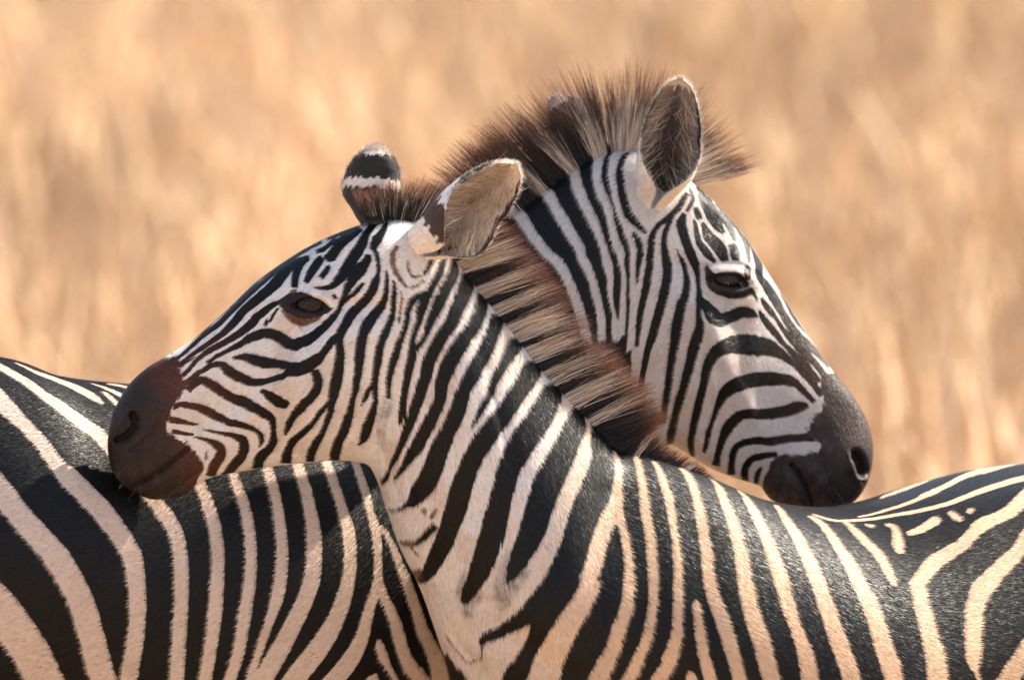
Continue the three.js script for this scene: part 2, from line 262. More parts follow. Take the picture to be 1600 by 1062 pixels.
// coat markings in coat coordinates (u along the body, v round it, 1/4000): kind (0 band, 1 patch, 2 zone to the rump, 3 zone to the nose), colour (0 black, 1 white, 2 brown, 3 skin, 4 muzzle, 5 faint), 1 = one side only, then the outline
const COAT = {
 FRONT: [
  [2,0,0,2077,2000,2186,2208,2191,2334,2209,2490,2228,2621,2234,2689,2241,2843,2250,2955,2266,3088,2280,3200,2300,3338,2319,3446,2318,3502,2307,3497,2304,3451,2275,3303,2246,3175,2238,3179,2237,3243,2241,3319,2250,3397,2246,3460,2231,3608,2090,4021],
  [0,0,0,2245,2049,2209,2029,2206,2284,2187,2388,2203,2509,2216,2624,2224,2733,2208,2806,2161,2755,2140,2652,2120,2543,2094,2402,2094,2230,2120,2042,2168,2042,2212,2031],
  [0,1,0,2101,2142,2096,2286,2100,2387,2105,2470,2121,2536,2137,2608,2151,2691,2158,2771,2167,2858,2156,2830,2172,2931,2191,3034,2199,3119,2204,3215,2203,3307,2190,3503,2144,3836,2047,3968,2016,3966,2102,3610,2132,3377,2138,3211,2142,3140,2141,3066,2133,2991,2118,2894,2103,2785,2115,2799,2107,2728,2102,2653,2089,2581,2071,2511,2065,2439,2069,2354,2071,2245,2090,2105],
  [0,1,0,2095,2520,2074,2563,2062,2621,2054,2683,2052,2746,2051,2792,2051,2831,2060,2889,2065,2963,2075,3029,2083,3094,2096,3270,2078,3513,1995,3946,1971,3953,2048,3462,2061,3242,2047,3086,2041,3024,2036,2957,2033,2885,2025,2826,2025,2780,2027,2732,2033,2667,2042,2601,2055,2540,2065,2477],
  [0,1,0,2027,2050,2026,2241,2021,2366,2018,2465,2009,2553,2004,2633,1999,2708,1996,2752,1996,2804,1999,2866,2003,2923,2013,2983,2021,3041,2038,3198,2028,3425,1947,3952,1931,3946,2009,3406,2017,3193,1999,3046,1990,2989,1983,2925,1979,2863,1977,2799,1977,2745,1978,2697,1981,2620,1986,2538,1994,2449,1998,2349,2006,2214,2011,1981],
  [0,1,0,1969,2101,1963,2254,1956,2362,1952,2435,1947,2512,1946,2584,1946,2657,1947,2709,1946,2782,1946,2852,1951,2912,1958,2963,1968,3007,1997,3155,1994,3377,1907,3949,1886,3936,1971,3361,1972,3157,1944,3019,1932,2971,1925,2912,1922,2846,1926,2773,1926,2700,1926,2647,1928,2573,1930,2500,1932,2418,1934,2337,1943,2219,1958,2067],
  [0,1,0,1887,2070,1883,2214,1883,2315,1883,2405,1883,2482,1883,2562,1883,2637,1880,2696,1869,2747,1856,2803,1843,2858,1831,2907,1819,2958,1786,3083,1751,3266,1633,3778,1608,3771,1722,3255,1760,3066,1794,2938,1806,2887,1817,2834,1830,2777,1842,2720,1853,2674,1857,2619,1857,2544,1858,2462,1859,2381,1859,2283,1860,2157,1869,2009],
  [0,1,0,1903,2731,1906,2751,1903,2786,1899,2836,1890,2894,1880,2942,1870,2979,1836,3100,1801,3282,1691,3797,1670,3785,1778,3271,1815,3084,1850,2959,1860,2923,1870,2879,1879,2822,1886,2775,1890,2741,1896,2726],
  [0,1,0,1903,2958,1905,2974,1904,2990,1893,3129,1871,3321,1753,3919,1742,3897,1853,3313,1875,3121,1886,2982,1889,2965,1895,2953],
  [0,1,0,1796,2026,1810,2216,1811,2311,1809,2393,1809,2471,1808,2546,1810,2628,1809,2666,1804,2724,1795,2780,1782,2836,1771,2892,1758,2938,1721,3061,1683,3245,1560,3761,1527,3764,1646,3233,1686,3039,1724,2910,1735,2864,1746,2806,1759,2749,1770,2697,1773,2640,1776,2604,1776,2520,1779,2441,1781,2359,1786,2270,1786,2160,1795,2038],
  [0,1,0,1728,2076,1739,2247,1736,2351,1733,2434,1731,2508,1726,2580,1721,2639,1713,2691,1701,2740,1694,2780,1685,2827,1675,2907,1648,3042,1614,3233,1472,3806,1429,3842,1575,3226,1609,3025,1636,2884,1650,2803,1664,2753,1674,2715,1681,2662,1686,2607,1689,2543,1695,2468,1701,2392,1708,2303,1712,2187,1718,2055],
  [0,1,0,1636,2108,1652,2258,1647,2351,1643,2444,1637,2516,1632,2577,1629,2623,1623,2668,1615,2722,1604,2779,1590,2835,1579,2885,1543,3022,1503,3220,1366,3812,1341,3810,1462,3218,1503,3007,1539,2863,1550,2809,1563,2750,1575,2692,1584,2637,1590,2591,1595,2544,1602,2480,1610,2402,1616,2303,1625,2202,1618,2066],
  [0,1,1,1556,2149,1548,2213,1546,2307,1541,2386,1534,2454,1528,2523,1524,2562,1518,2603,1512,2655,1507,2712,1500,2769,1488,2822,1479,2874,1448,3020,1412,3228,1274,3834,1244,3821,1368,3237,1405,3013,1435,2859,1443,2802,1456,2746,1463,2690,1469,2631,1477,2574,1485,2528,1492,2491,1500,2419,1513,2349,1519,2267,1525,2169,1546,2125],
  [0,1,1,1467,2166,1467,2255,1456,2325,1443,2386,1438,2446,1432,2494,1424,2524,1416,2520,1411,2481,1412,2427,1418,2358,1433,2292,1442,2215,1453,2140],
  [0,1,1,1361,2206,1354,2240,1362,2272,1376,2317,1382,2359,1375,2387,1364,2385,1352,2355,1345,2318,1338,2268,1338,2219,1352,2190],
  [0,1,1,1413,2191,1402,2218,1389,2189,1405,2173],
  [0,1,1,1326,2304,1297,2315,1260,2303,1243,2298,1234,2298,1223,2272,1229,2234,1254,2248,1291,2269,1321,2279],
  [0,1,1,1195,2241,1195,2305,1184,2328,1176,2314,1178,2279,1186,2226],
  [0,1,1,1156,2283,1148,2309,1136,2285,1141,2252],
  [0,1,1,870,2048,993,2237,1062,2324,1109,2344,1150,2350,1181,2380,1218,2408,1255,2417,1299,2430,1345,2472,1377,2515,1381,2548,1383,2610,1383,2666,1381,2736,1377,2803,1374,2880,1356,3037,1326,3258,1182,3847,1126,3852,1274,3273,1304,3044,1322,2883,1327,2802,1335,2731,1340,2661,1344,2608,1339,2546,1346,2547,1322,2524,1285,2491,1250,2473,1210,2459,1171,2433,1146,2419,1112,2407,1061,2391,1001,2339,917,2243],
  [0,1,1,982,2374,1057,2461,1088,2498,1136,2528,1186,2561,1219,2586,1248,2648,1263,2712,1270,2779,1272,2837,1251,2891,1218,3050,1177,3278,1020,3872,1013,3871,1166,3280,1208,3050,1241,2890,1235,2840,1227,2790,1217,2727,1205,2676,1179,2634,1158,2615,1114,2574,1068,2537,1032,2505,961,2432],
  [0,1,1,1030,2672,1124,2811,1155,2857,1186,2903,1251,3027,1269,3248,1105,3855,1056,3866,1209,3272,1196,3068,1138,2952,1114,2900,1087,2849,998,2706],
  [0,1,1,964,2747,1057,2864,1120,2963,1189,3085,1205,3319,1047,3870,999,3867,1134,3347,1126,3133,1069,3019,1016,2916,930,2793],
  [0,1,1,893,2804,984,2927,1043,3059,987,3111,937,2978,852,2852],
  [0,1,1,752,2766,864,2913,945,3096,884,3145,809,2955,699,2809],
  [0,1,1,1537,2118,1494,2161,1423,2151,1353,2151,1286,2162,1223,2175,1159,2183,1080,2149,1003,2121,930,2101,803,2113,753,1994,890,2005,975,2040,1059,2078,1146,2134,1213,2138,1277,2132,1345,2125,1415,2124,1486,2139,1527,2094],
  [0,1,1,1405,2111,1279,2082,1193,2039,1096,1982,995,1903,919,1878,793,1764,725,1814,726,1813,793,1757,877,1753,963,1802,1076,1921,1175,1995,1267,2047,1400,2096],
  [0,1,1,1248,1916,1131,1841,1027,1736,960,1740,915,1762,903,1751,960,1740,1027,1736,1103,1751,1228,1855],
  [0,1,1,1178,1751,1110,1727,1061,1739,1004,1728,960,1740,960,1740,1004,1728,1061,1739,1110,1727,1178,1751],
  [0,0,0,2860,2248,2876,2450,2895,2607,2913,2736,2906,2803,2911,2845,2912,2903,2911,2952,2909,2990,2907,3039,2905,3092,2898,3169,2892,3238,2872,3324,2862,3229,2872,3317,2862,3339,2856,3332,2850,3290,2875,3276,2838,3277,2859,3198,2867,3137,2869,3058,2872,3007,2872,2951,2886,2925,2892,2887,2888,2830,2883,2783,2878,2709,2868,2585,2848,2412,2844,2204],
  [0,0,0,2829,2066,2832,2307,2851,2509,2867,2667,2872,2773,2872,2826,2880,2881,2894,2941,2871,2931,2861,2871,2849,2807,2843,2745,2828,2628,2809,2456,2795,2201,2815,2050],
  [0,0,0,2777,2044,2777,2044,2789,2323,2802,2515,2812,2662,2833,2793,2848,2936,2842,3011,2844,3074,2844,3146,2842,3234,2839,3197,2841,3305,2838,3390,2837,3496,2835,3568,2834,3653,2837,3757,2848,3895,2824,3864,2807,3700,2815,3616,2811,3531,2806,3455,2802,3345,2798,3255,2792,3144,2795,3174,2793,3088,2794,3017,2793,2952,2795,2879,2783,2745,2762,2607,2746,2429,2730,2142,2743,2026,2755,2050],
  [0,0,0,2697,2057,2721,2155,2717,2346,2728,2484,2753,2640,2776,2812,2777,2941,2759,3003,2763,3065,2773,3171,2778,3268,2785,3379,2785,3484,2786,3630,2779,3620,2754,3447,2736,3323,2723,3209,2718,3113,2714,3013,2713,2941,2725,2872,2719,2754,2700,2593,2681,2429,2673,2242,2674,2059,2678,2027],
  [0,0,0,2631,2039,2659,2243,2664,2413,2671,2547,2686,2706,2695,2829,2695,2888,2691,2978,2698,3086,2705,3191,2700,3284,2697,3377,2702,3484,2693,3559,2697,3628,2734,3917,2727,3929,2686,3635,2657,3526,2634,3407,2621,3285,2627,3188,2634,3107,2638,3023,2636,2917,2643,2824,2646,2778,2633,2655,2620,2484,2617,2332,2610,2170,2607,2034],
  [0,0,0,2548,2038,2585,2267,2592,2470,2599,2591,2602,2691,2601,2706,2606,2790,2605,2864,2604,2913,2598,2907,2591,2852,2583,2769,2572,2677,2573,2658,2569,2559,2557,2428,2533,2204,2529,2030],
  [0,0,0,2475,2048,2512,2265,2523,2434,2539,2576,2544,2647,2573,2836,2586,2971,2585,3088,2581,3197,2565,3289,2545,3407,2534,3490,2520,3628,2507,3753,2484,3949,2475,3897,2468,3678,2470,3542,2475,3405,2483,3320,2493,3196,2508,3108,2520,3021,2520,2918,2509,2795,2485,2604,2479,2523,2461,2367,2449,2194,2449,2038],
  [0,0,0,2389,2039,2430,2267,2443,2432,2454,2528,2470,2673,2479,2811,2475,2915,2459,3017,2443,3131,2427,3236,2437,3194,2423,3269,2415,3328,2404,3397,2398,3460,2386,3520,2373,3481,2369,3389,2368,3314,2367,3224,2370,3154,2378,3101,2368,3121,2384,3022,2400,2923,2408,2827,2404,2736,2389,2605,2368,2454,2358,2338,2349,2190,2352,2048],
  [0,0,0,2278,2013,2320,2315,2333,2458,2352,2599,2367,2746,2363,2866,2354,2966,2353,2972,2350,3052,2345,3117,2336,3160,2328,3187,2323,3178,2314,3125,2305,3058,2295,2978,2288,2888,2286,2866,2285,2762,2277,2647,2260,2514,2244,2369,2229,2213,2239,2046],
  [0,5,0,2343,3094,2343,3169,2339,3222,2332,3289,2319,3264,2314,3180,2309,3119,2303,3040],
  [0,5,0,2403,3405,2397,3473,2387,3544,2369,3486,2370,3400,2371,3333],
  [0,2,0,2309,3504,2298,3541,2305,3596,2312,3651,2335,3709,2368,3789,2368,3810,2336,3729,2312,3670,2303,3599,2295,3530,2305,3487],
  [0,0,0,2340,4029,2315,4048,2296,4031,2244,3809,2156,4016,2067,3992,2052,3981,2155,3812,2234,3644,2303,3742,2322,3819,2345,3873],
  [0,0,0,2570,3428,2577,3490,2583,3584,2589,3685,2576,3679,2560,3570,2550,3472,2544,3413],
  [0,2,0,2587,3666,2608,3743,2625,3873,2615,3945,2596,3802,2578,3698],
  [0,2,0,2630,3485,2608,3461,2603,3429,2622,3432],
  [0,2,0,2589,3363,2592,3442,2578,3426,2577,3351],
  [0,2,0,2480,3786,2514,3772,2519,3904,2479,4792],
  [0,2,0,2592,3768,2542,3713,2541,3694,2591,3735],
  [0,0,0,3312,1940,3365,1913,3412,1953,3463,1925,3525,1966,3549,1941,3588,1920,3628,1962,3650,1967,3651,2003,3628,1962,3588,1920,3549,1941,3525,1966,3464,1990,3411,2006,3365,1989,3312,1940],
  [0,0,0,3248,2064,3280,1995,3307,1995,3335,1998,3370,2006,3406,2017,3446,2002,3486,2008,3511,2037,3540,2003,3571,2009,3600,2084,3627,2166,3643,2173,3641,2249,3624,2244,3595,2208,3566,2177,3534,2193,3504,2214,3479,2189,3439,2179,3400,2171,3365,2149,3332,2112,3306,2068,3280,2053,3247,2114],
  [0,0,0,3229,2118,3255,2069,3281,2030,3313,2073,3340,2139,3369,2196,3407,2204,3443,2205,3476,2258,3504,2286,3538,2281,3572,2269,3602,2267,3633,2305,3645,2318,3641,2373,3629,2365,3598,2343,3567,2359,3531,2379,3494,2396,3460,2394,3427,2361,3390,2363,3352,2349,3320,2318,3297,2250,3273,2183,3253,2152,3228,2153],
  [0,0,0,3313,2452,3343,2425,3370,2427,3401,2425,3419,2442,3453,2445,3494,2424,3542,2385,3574,2369,3600,2401,3624,2451,3642,2478,3636,2538,3617,2512,3593,2465,3567,2450,3535,2471,3486,2510,3441,2538,3401,2543,3384,2520,3358,2504,3336,2485,3310,2490],
  [0,0,0,3591,2358,3616,2355,3640,2363,3638,2394,3614,2386,3590,2382],
  [0,0,0,3329,2497,3347,2533,3357,2576,3358,2544,3376,2573,3363,2617,3352,2576,3352,2597,3340,2557,3324,2517],
  [0,0,0,3562,2564,3530,2565,3491,2593,3449,2627,3410,2655,3374,2686,3340,2747,3302,2835,3267,2864,3257,2860,3224,2851,3193,2820,3166,2788,3145,2757,3131,2715,3125,2680,3119,2639,3109,2607,3092,2568,3072,2525,3059,2458,3064,2396,3074,2381,3082,2409,3100,2451,3118,2504,3132,2560,3138,2607,3141,2655,3147,2686,3162,2721,3183,2747,3210,2773,3239,2792,3271,2791,3267,2799,3287,2777,3327,2682,3376,2605,3421,2563,3458,2558,3497,2537,3536,2510,3568,2509],
  [0,0,0,3126,2694,3110,2675,3087,2644,3072,2599,3079,2581,3100,2608,3120,2645,3133,2674],
  [0,0,0,3224,2481,3194,2539,3163,2562,3133,2538,3112,2484,3093,2418,3075,2333,3068,2240,3059,2158,3045,2078,3030,1983,3032,1936,3050,1941,3071,2048,3089,2144,3102,2240,3121,2332,3139,2412,3156,2471,3173,2511,3195,2505,3224,2472],
  [0,0,0,3020,2022,3039,2155,3059,2239,3065,2325,3056,2398,3047,2464,3044,2513,3044,2552,3055,2589,3063,2634,3076,2677,3099,2719,3124,2752,3132,2779,3147,2819,3153,2873,3148,2940,3148,2994,3152,3057,3157,3129,3158,3203,3159,3224,3155,3292,3162,3365,3175,3453,3194,3554,3201,3685,3197,3855,3162,3897,3166,3741,3162,3614,3150,3489,3139,3391,3130,3312,3127,3247,3124,3231,3116,3161,3112,3086,3114,3015,3117,2955,3124,2893,3118,2855,3103,2819,3098,2797,3076,2768,3050,2733,3035,2678,3030,2620,3031,2568,3031,2521,3035,2467,3042,2397,3045,2352,3035,2321,3024,2221,3014,2071],
  [0,0,0,3139,2833,3160,2844,3181,2866,3200,2902,3225,2918,3248,2928,3270,2928,3305,2900,3341,2863,3373,2814,3407,2752,3445,2686,3484,2643,3484,2667,3448,2739,3418,2813,3382,2885,3345,2921,3310,2950,3272,2988,3231,3018,3198,2993,3176,2951,3159,2908,3144,2880,3128,2862],
  [0,0,0,3624,2646,3600,2618,3572,2613,3545,2628,3526,2670,3510,2767,3478,2859,3439,2944,3396,2996,3351,3012,3314,3008,3281,3007,3239,3019,3252,2940,3291,2947,3321,2968,3356,2968,3397,2941,3427,2887,3459,2809,3486,2728,3514,2624,3547,2566,3578,2548,3608,2546,3633,2572],
  [0,0,0,3225,3015,3214,3071,3216,3115,3232,3151,3256,3186,3276,3235,3260,3200,3280,3256,3292,3330,3294,3389,3290,3441,3285,3447,3276,3410,3269,3364,3256,3303,3235,3257,3248,3294,3230,3248,3205,3207,3184,3154,3182,3080,3200,3011],
  [0,0,0,3393,3039,3369,3101,3337,3176,3302,3213,3284,3185,3294,3149,3302,3147,3320,3113,3353,3061,3386,3022],
  [0,0,0,3630,2718,3604,2702,3588,2715,3565,2804,3535,2913,3499,3013,3465,3079,3428,3151,3419,3163,3383,3236,3358,3284,3348,3338,3345,3407,3347,3448,3360,3497,3389,3553,3411,3637,3418,3884,3361,3894,3363,3746,3353,3668,3329,3577,3314,3491,3319,3419,3324,3344,3331,3262,3362,3188,3399,3110,3408,3100,3444,3019,3482,2957,3514,2868,3545,2757,3580,2641,3613,2604,3640,2649],
  [0,0,0,3688,2795,3667,2800,3653,2834,3625,2905,3588,3026,3554,3110,3516,3185,3478,3231,3438,3296,3405,3356,3395,3400,3392,3435,3393,3497,3388,3505,3371,3461,3371,3397,3392,3330,3429,3253,3470,3181,3506,3134,3537,3061,3569,2971,3613,2852,3645,2784,3666,2742,3691,2726],
  [0,0,0,3718,2860,3679,2953,3654,3010,3625,3051,3624,3042,3648,2982,3671,2912,3707,2802],
  [0,0,0,3719,2967,3683,3064,3649,3124,3646,3104,3677,3031,3712,2937],
  [0,0,0,3614,3115,3572,3205,3536,3262,3499,3327,3479,3386,3479,3423,3486,3498,3514,3575,3539,3687,3562,3858,3548,3911,3510,3922,3479,3729,3445,3600,3432,3467,3447,3344,3491,3277,3531,3225,3568,3178,3612,3106],
  [0,0,0,3653,3139,3616,3226,3585,3332,3571,3387,3574,3406,3594,3476,3616,3560,3636,3703,3590,3902,3574,3720,3555,3601,3533,3482,3537,3359,3567,3275,3609,3198,3651,3128],
  [0,2,0,3615,3338,3623,3402,3625,3455,3621,3463,3612,3420,3609,3347],
  [0,0,0,3152,3210,3174,3252,3193,3292,3204,3329,3233,3394,3263,3467,3284,3561,3292,3669,3292,3811,3250,3875,3250,3729,3251,3624,3240,3529,3215,3443,3187,3362,3177,3319,3160,3277,3143,3224],
  [0,0,0,3016,2547,3015,2594,3016,2652,3018,2708,3025,2746,3041,2776,3065,2811,3081,2858,3085,2921,3084,2988,3080,3056,3079,3117,3076,3193,3081,3251,3085,3317,3080,3296,3092,3365,3099,3450,3111,3535,3113,3666,3102,3887,3060,3912,3069,3706,3071,3583,3061,3490,3055,3397,3053,3316,3054,3331,3056,3268,3052,3207,3050,3133,3049,3071,3049,3007,3049,2944,3047,2893,3032,2858,3016,2815,3001,2777,2999,2722,3001,2661,3004,2599,3012,2548],
  [0,0,0,2992,2615,2991,2673,2991,2730,2987,2787,2990,2825,2994,2846,3008,2895,3018,2955,3019,3010,3018,3063,3018,3118,3012,3178,3000,3239,2997,3287,2997,3278,3005,3356,3015,3427,3015,3497,3015,3542,3013,3602,3007,3613,2989,3581,2975,3537,2970,3463,2969,3380,2974,3293,2972,3294,2980,3243,2987,3184,2991,3131,2989,3079,2989,3026,2991,2975,2981,2919,2974,2863,2970,2836,2971,2791,2975,2733,2979,2675,2988,2615],
  [0,0,0,3012,3148,3030,3213,3035,3263,3035,3294,3032,3297,3023,3274,3011,3232,3004,3155],
  [0,2,0,2968,2681,2964,2720,2963,2776,2959,2831,2954,2831,2955,2777,2957,2720,2965,2680],
  [0,0,0,2962,2820,2958,2862,2955,2861,2953,2820],
  [0,0,0,2892,2601,2924,2676,2940,2732,2944,2785,2943,2852,2951,2922,2958,2973,2965,3030,2968,3089,2966,3147,2957,3211,2946,3264,2929,3255,2938,3208,2941,3150,2939,3098,2936,3040,2932,2980,2929,2925,2924,2849,2927,2783,2921,2739,2908,2690,2883,2607],
  [0,5,0,2946,3255,2942,3320,2947,3307,2947,3374,2945,3446,2929,3517,2913,3579,2907,3571,2917,3506,2931,3442,2932,3375,2929,3311,2925,3318,2930,3253],
  [0,2,0,2994,2365,3008,2419,3008,2494,2997,2562,2979,2617,2954,2666,2949,2655,2970,2602,2985,2552,2993,2495,2994,2437,2986,2384],
  [0,2,0,2962,2484,2960,2541,2940,2597,2913,2556,2916,2545,2938,2580,2953,2533,2957,2482],
  [0,0,0,2909,2549,2895,2475,2888,2372,2897,2384,2906,2482,2914,2549],
  [0,2,0,2939,2662,2915,2619,2902,2568,2907,2565,2921,2610,2942,2656],
  [0,0,0,3270,2407,3264,2308,3249,2236,3229,2197,3239,2074,3266,2111,3284,2243,3290,2365],
  [0,0,0,3241,2420,3221,2387,3201,2339,3187,2297,3201,2206,3221,2236,3243,2303,3255,2368],
  [0,0,0,3198,2455,3179,2429,3171,2390,3182,2352,3195,2371,3210,2413],
  [0,0,0,3183,2331,3159,2353,3143,2290,3124,2220,3103,2163,3083,2096,3086,2003,3109,2028,3137,2063,3163,2147,3180,2220,3191,2249],
  [0,0,0,3210,2165,3189,2187,3171,2154,3150,2054,3153,1993,3177,2067,3193,2094,3211,2077],
  [0,0,0,3160,2216,3139,2170,3120,2089,3123,2000,3148,2052,3168,2153],
  [0,0,0,3159,2638,3149,2639,3161,2591,3168,2603],
  [0,0,1,3301,2012,3254,2026,3219,2022,3188,2026,3186,1940,3218,1930,3253,1914,3300,1940],
  [0,0,1,3174,2013,3147,2024,3124,2034,3090,2021,3089,1990,3122,1961,3146,1940,3173,1951],
  [0,0,1,3253,1914,3218,1930,3182,1938,3149,1953,3150,1948,3182,1938,3218,1930,3253,1914],
  [1,3,0,3326,2455,3306,2424,3293,2421,3275,2439,3257,2458,3229,2530,3194,2640,3172,2678,3161,2688,3170,2705,3198,2709,3221,2701,3256,2665,3287,2602,3315,2529],
  [1,2,0,3320,2529,3296,2576,3258,2646,3221,2696,3198,2709,3186,2707,3208,2735,3234,2740,3258,2730,3285,2675,3307,2603],
  [1,2,0,3300,2423,3293,2399,3285,2392,3273,2418,3277,2445,3291,2460,3310,2461],
  [3,4,0,3671,1964,3656,2071,3639,2251,3640,2394,3640,2525,3621,2610,3637,2651,3673,2712,3701,2787,3722,2842,3734,2898,3712,3001,3694,3079,3666,3246,3644,3392,3640,3531,3656,3645,3696,3815],
 ],
 REAR: [
  [2,0,0,2942,2009,2930,2005,2898,2173,2881,2319,2876,2437,2873,2535,2878,2603,2883,2666,2889,2726,2886,2779,2870,2874,2863,2922,2851,2974,2837,3022,2819,3072,2769,3242,2664,3410,2491,3403,2247,3373,2102,3563,1956,3831],
  [0,1,0,2589,1950,2586,2019,2594,2190,2603,2325,2613,2424,2625,2492,2652,2605,2659,2783,2652,2935,2684,2965,2690,2807,2682,2618,2653,2491,2644,2429,2634,2334,2628,2189,2620,1974,2609,1978],
  [0,1,0,2684,1960,2691,2126,2696,2283,2703,2405,2711,2505,2720,2590,2719,2630,2725,2691,2728,2751,2725,2800,2724,2850,2718,2901,2703,2968,2728,2996,2743,2926,2749,2871,2752,2821,2754,2769,2753,2705,2746,2646,2751,2606,2742,2515,2734,2416,2726,2294,2720,2086,2701,1975],
  [0,1,0,2791,1972,2784,2040,2774,2256,2776,2402,2784,2515,2789,2602,2792,2669,2787,2709,2786,2749,2784,2799,2776,2842,2771,2890,2769,2932,2757,2971,2747,3019,2774,3047,2784,2997,2784,2944,2784,2901,2792,2858,2805,2818,2814,2771,2814,2729,2814,2683,2813,2615,2812,2528,2805,2416,2803,2285,2810,2103,2810,1966],
  [0,1,0,2877,1969,2863,1981,2845,2149,2832,2275,2828,2393,2834,2506,2833,2594,2828,2664,2834,2736,2834,2760,2835,2796,2830,2844,2817,2883,2804,2931,2787,2974,2774,3027,2795,3048,2810,2998,2824,2951,2835,2900,2846,2857,2850,2806,2853,2773,2861,2747,2855,2675,2853,2605,2858,2514,2853,2404,2854,2303,2865,2209,2880,2101,2894,1977],
  [0,1,0,2926,1999,2911,1993,2887,2160,2871,2310,2866,2433,2864,2534,2868,2603,2873,2667,2877,2723,2874,2773,2875,2769,2867,2806,2857,2866,2848,2911,2838,2962,2824,3009,2805,3057,2787,3105,2813,3134,2831,3084,2850,3035,2865,2984,2878,2930,2880,2879,2886,2817,2895,2783,2897,2783,2902,2727,2897,2665,2889,2602,2884,2537,2885,2439,2892,2327,2903,2208,2922,2098,2934,2008],
  [0,0,0,2935,2078,2910,2185,2891,2307,2883,2431,2881,2520,2886,2594,2904,2646,2932,2692,2939,2682,2919,2628,2908,2582,2903,2519,2904,2436,2909,2321,2920,2224,2938,2121],
  [0,0,0,2893,2670,2897,2712,2896,2763,2884,2819,2891,2796,2879,2848,2875,2894,2878,2896,2892,2856,2906,2805,2902,2830,2916,2769,2915,2708,2898,2668],
  [0,0,0,3077,2343,3037,2501,2996,2595,2962,2652,2940,2703,2929,2760,2916,2811,2919,2816,2912,2843,2896,2898,2879,2949,2861,2995,2845,3041,2834,3080,2822,3122,2839,3139,2852,3097,2867,3059,2883,3014,2903,2967,2922,2912,2936,2853,2943,2822,2941,2819,2951,2765,2958,2711,2973,2666,3006,2610,3053,2508,3092,2333],
  [0,0,0,3034,2525,3007,2604,2985,2668,2973,2733,2969,2792,2968,2842,2969,2836,2961,2887,2945,2950,2925,3012,2903,3066,2879,3120,2856,3165,2832,3217,2790,3296,2813,3328,2857,3244,2881,3190,2911,3146,2936,3086,2957,3025,2976,2956,2994,2883,3003,2826,3004,2822,2997,2776,2993,2726,3001,2668,3019,2606,3038,2525],
  [0,0,0,3021,2736,3027,2770,3035,2803,3039,2839,3038,2845,3031,2895,3014,2960,3006,2971,2984,3050,2968,3117,2958,3190,2943,3258,2915,3400,2872,3576,2911,3616,2950,3413,2977,3260,2994,3187,3010,3109,3022,3043,3038,2966,3044,2954,3061,2875,3060,2826,3061,2815,3054,2779,3035,2759,3024,2733],
  [0,0,0,3056,2519,3031,2600,3034,2657,3043,2701,3055,2739,3069,2771,3084,2799,3085,2834,3080,2879,3074,2927,3069,2997,3066,3042,3048,3103,3031,3168,3018,3236,3002,3307,2985,3389,2964,3465,2946,3554,2928,3637,2914,3731,2921,3871,2956,3905,2967,3754,2978,3647,2989,3554,3006,3461,3023,3382,3042,3297,3059,3222,3076,3150,3094,3080,3102,3013,3091,2976,3102,2901,3103,2855,3103,2814,3106,2770,3100,2724,3088,2686,3077,2650,3071,2607,3067,2565,3071,2507],
  [0,0,0,3089,2912,3094,2929,3099,2961,3120,2987,3172,2960,3222,2895,3251,2850,3276,2812,3300,2783,3337,2722,3341,2702,3313,2711,3274,2748,3233,2810,3202,2859,3176,2893,3168,2891,3146,2888,3121,2885,3105,2886],
  [0,0,0,3080,3896,3069,3749,3069,3662,3078,3574,3091,3481,3096,3410,3108,3322,3118,3254,3126,3202,3146,3143,3171,3094,3213,3048,3261,3014,3329,2952,3394,2869,3443,2804,3495,2743,3540,2698,3578,2677,3612,2658,3652,2643,3661,2551,3623,2575,3592,2592,3554,2615,3512,2655,3466,2688,3414,2731,3341,2823,3266,2907,3197,2985,3137,3070,3106,3147,3086,3221,3080,3277,3069,3343,3056,3432,3050,3506,3041,3599,3035,3695,3037,3808,3067,4012],
  [0,0,0,3125,3742,3138,3627,3142,3553,3152,3483,3163,3424,3178,3361,3199,3301,3220,3259,3251,3213,3304,3150,3386,3058,3462,2960,3530,2853,3567,2809,3608,2778,3638,2758,3645,2702,3617,2712,3579,2731,3536,2763,3458,2877,3372,2988,3284,3092,3218,3169,3177,3243,3157,3307,3149,3370,3141,3431,3130,3491,3117,3566,3113,3644,3108,3755],
  [0,0,0,3621,2795,3572,2892,3520,3015,3455,3116,3384,3194,3302,3262,3250,3323,3213,3391,3186,3468,3176,3550,3169,3642,3165,3733,3159,3870,3202,3816,3196,3711,3200,3628,3213,3540,3234,3469,3255,3406,3279,3356,3314,3313,3391,3258,3474,3177,3552,3060,3601,2938,3631,2822],
  [0,0,0,3685,2923,3631,3074,3553,3206,3476,3307,3386,3382,3304,3458,3256,3527,3236,3613,3237,3724,3243,3940,3286,3858,3272,3698,3273,3604,3285,3548,3321,3495,3396,3433,3492,3366,3577,3254,3651,3114,3706,2978],
  [0,0,0,3557,3357,3439,3470,3367,3545,3322,3643,3314,3773,3344,3956,3393,3933,3372,3742,3376,3653,3402,3582,3459,3520,3576,3391],
  [0,0,0,3455,3597,3422,3715,3441,3957,3490,3930,3474,3708,3478,3596],
  [0,0,0,3337,2685,3353,2713,3385,2711,3422,2696,3455,2683,3490,2663,3526,2648,3558,2627,3591,2610,3624,2603,3638,2481,3608,2495,3577,2501,3545,2540,3505,2589,3472,2616,3445,2614,3411,2627,3381,2638,3349,2654],
  [0,0,0,3346,2581,3358,2604,3388,2601,3422,2577,3451,2579,3477,2580,3513,2569,3549,2534,3581,2494,3611,2465,3648,2439,3658,2319,3623,2332,3596,2352,3568,2383,3535,2429,3497,2479,3467,2514,3438,2515,3413,2507,3382,2528,3356,2551],
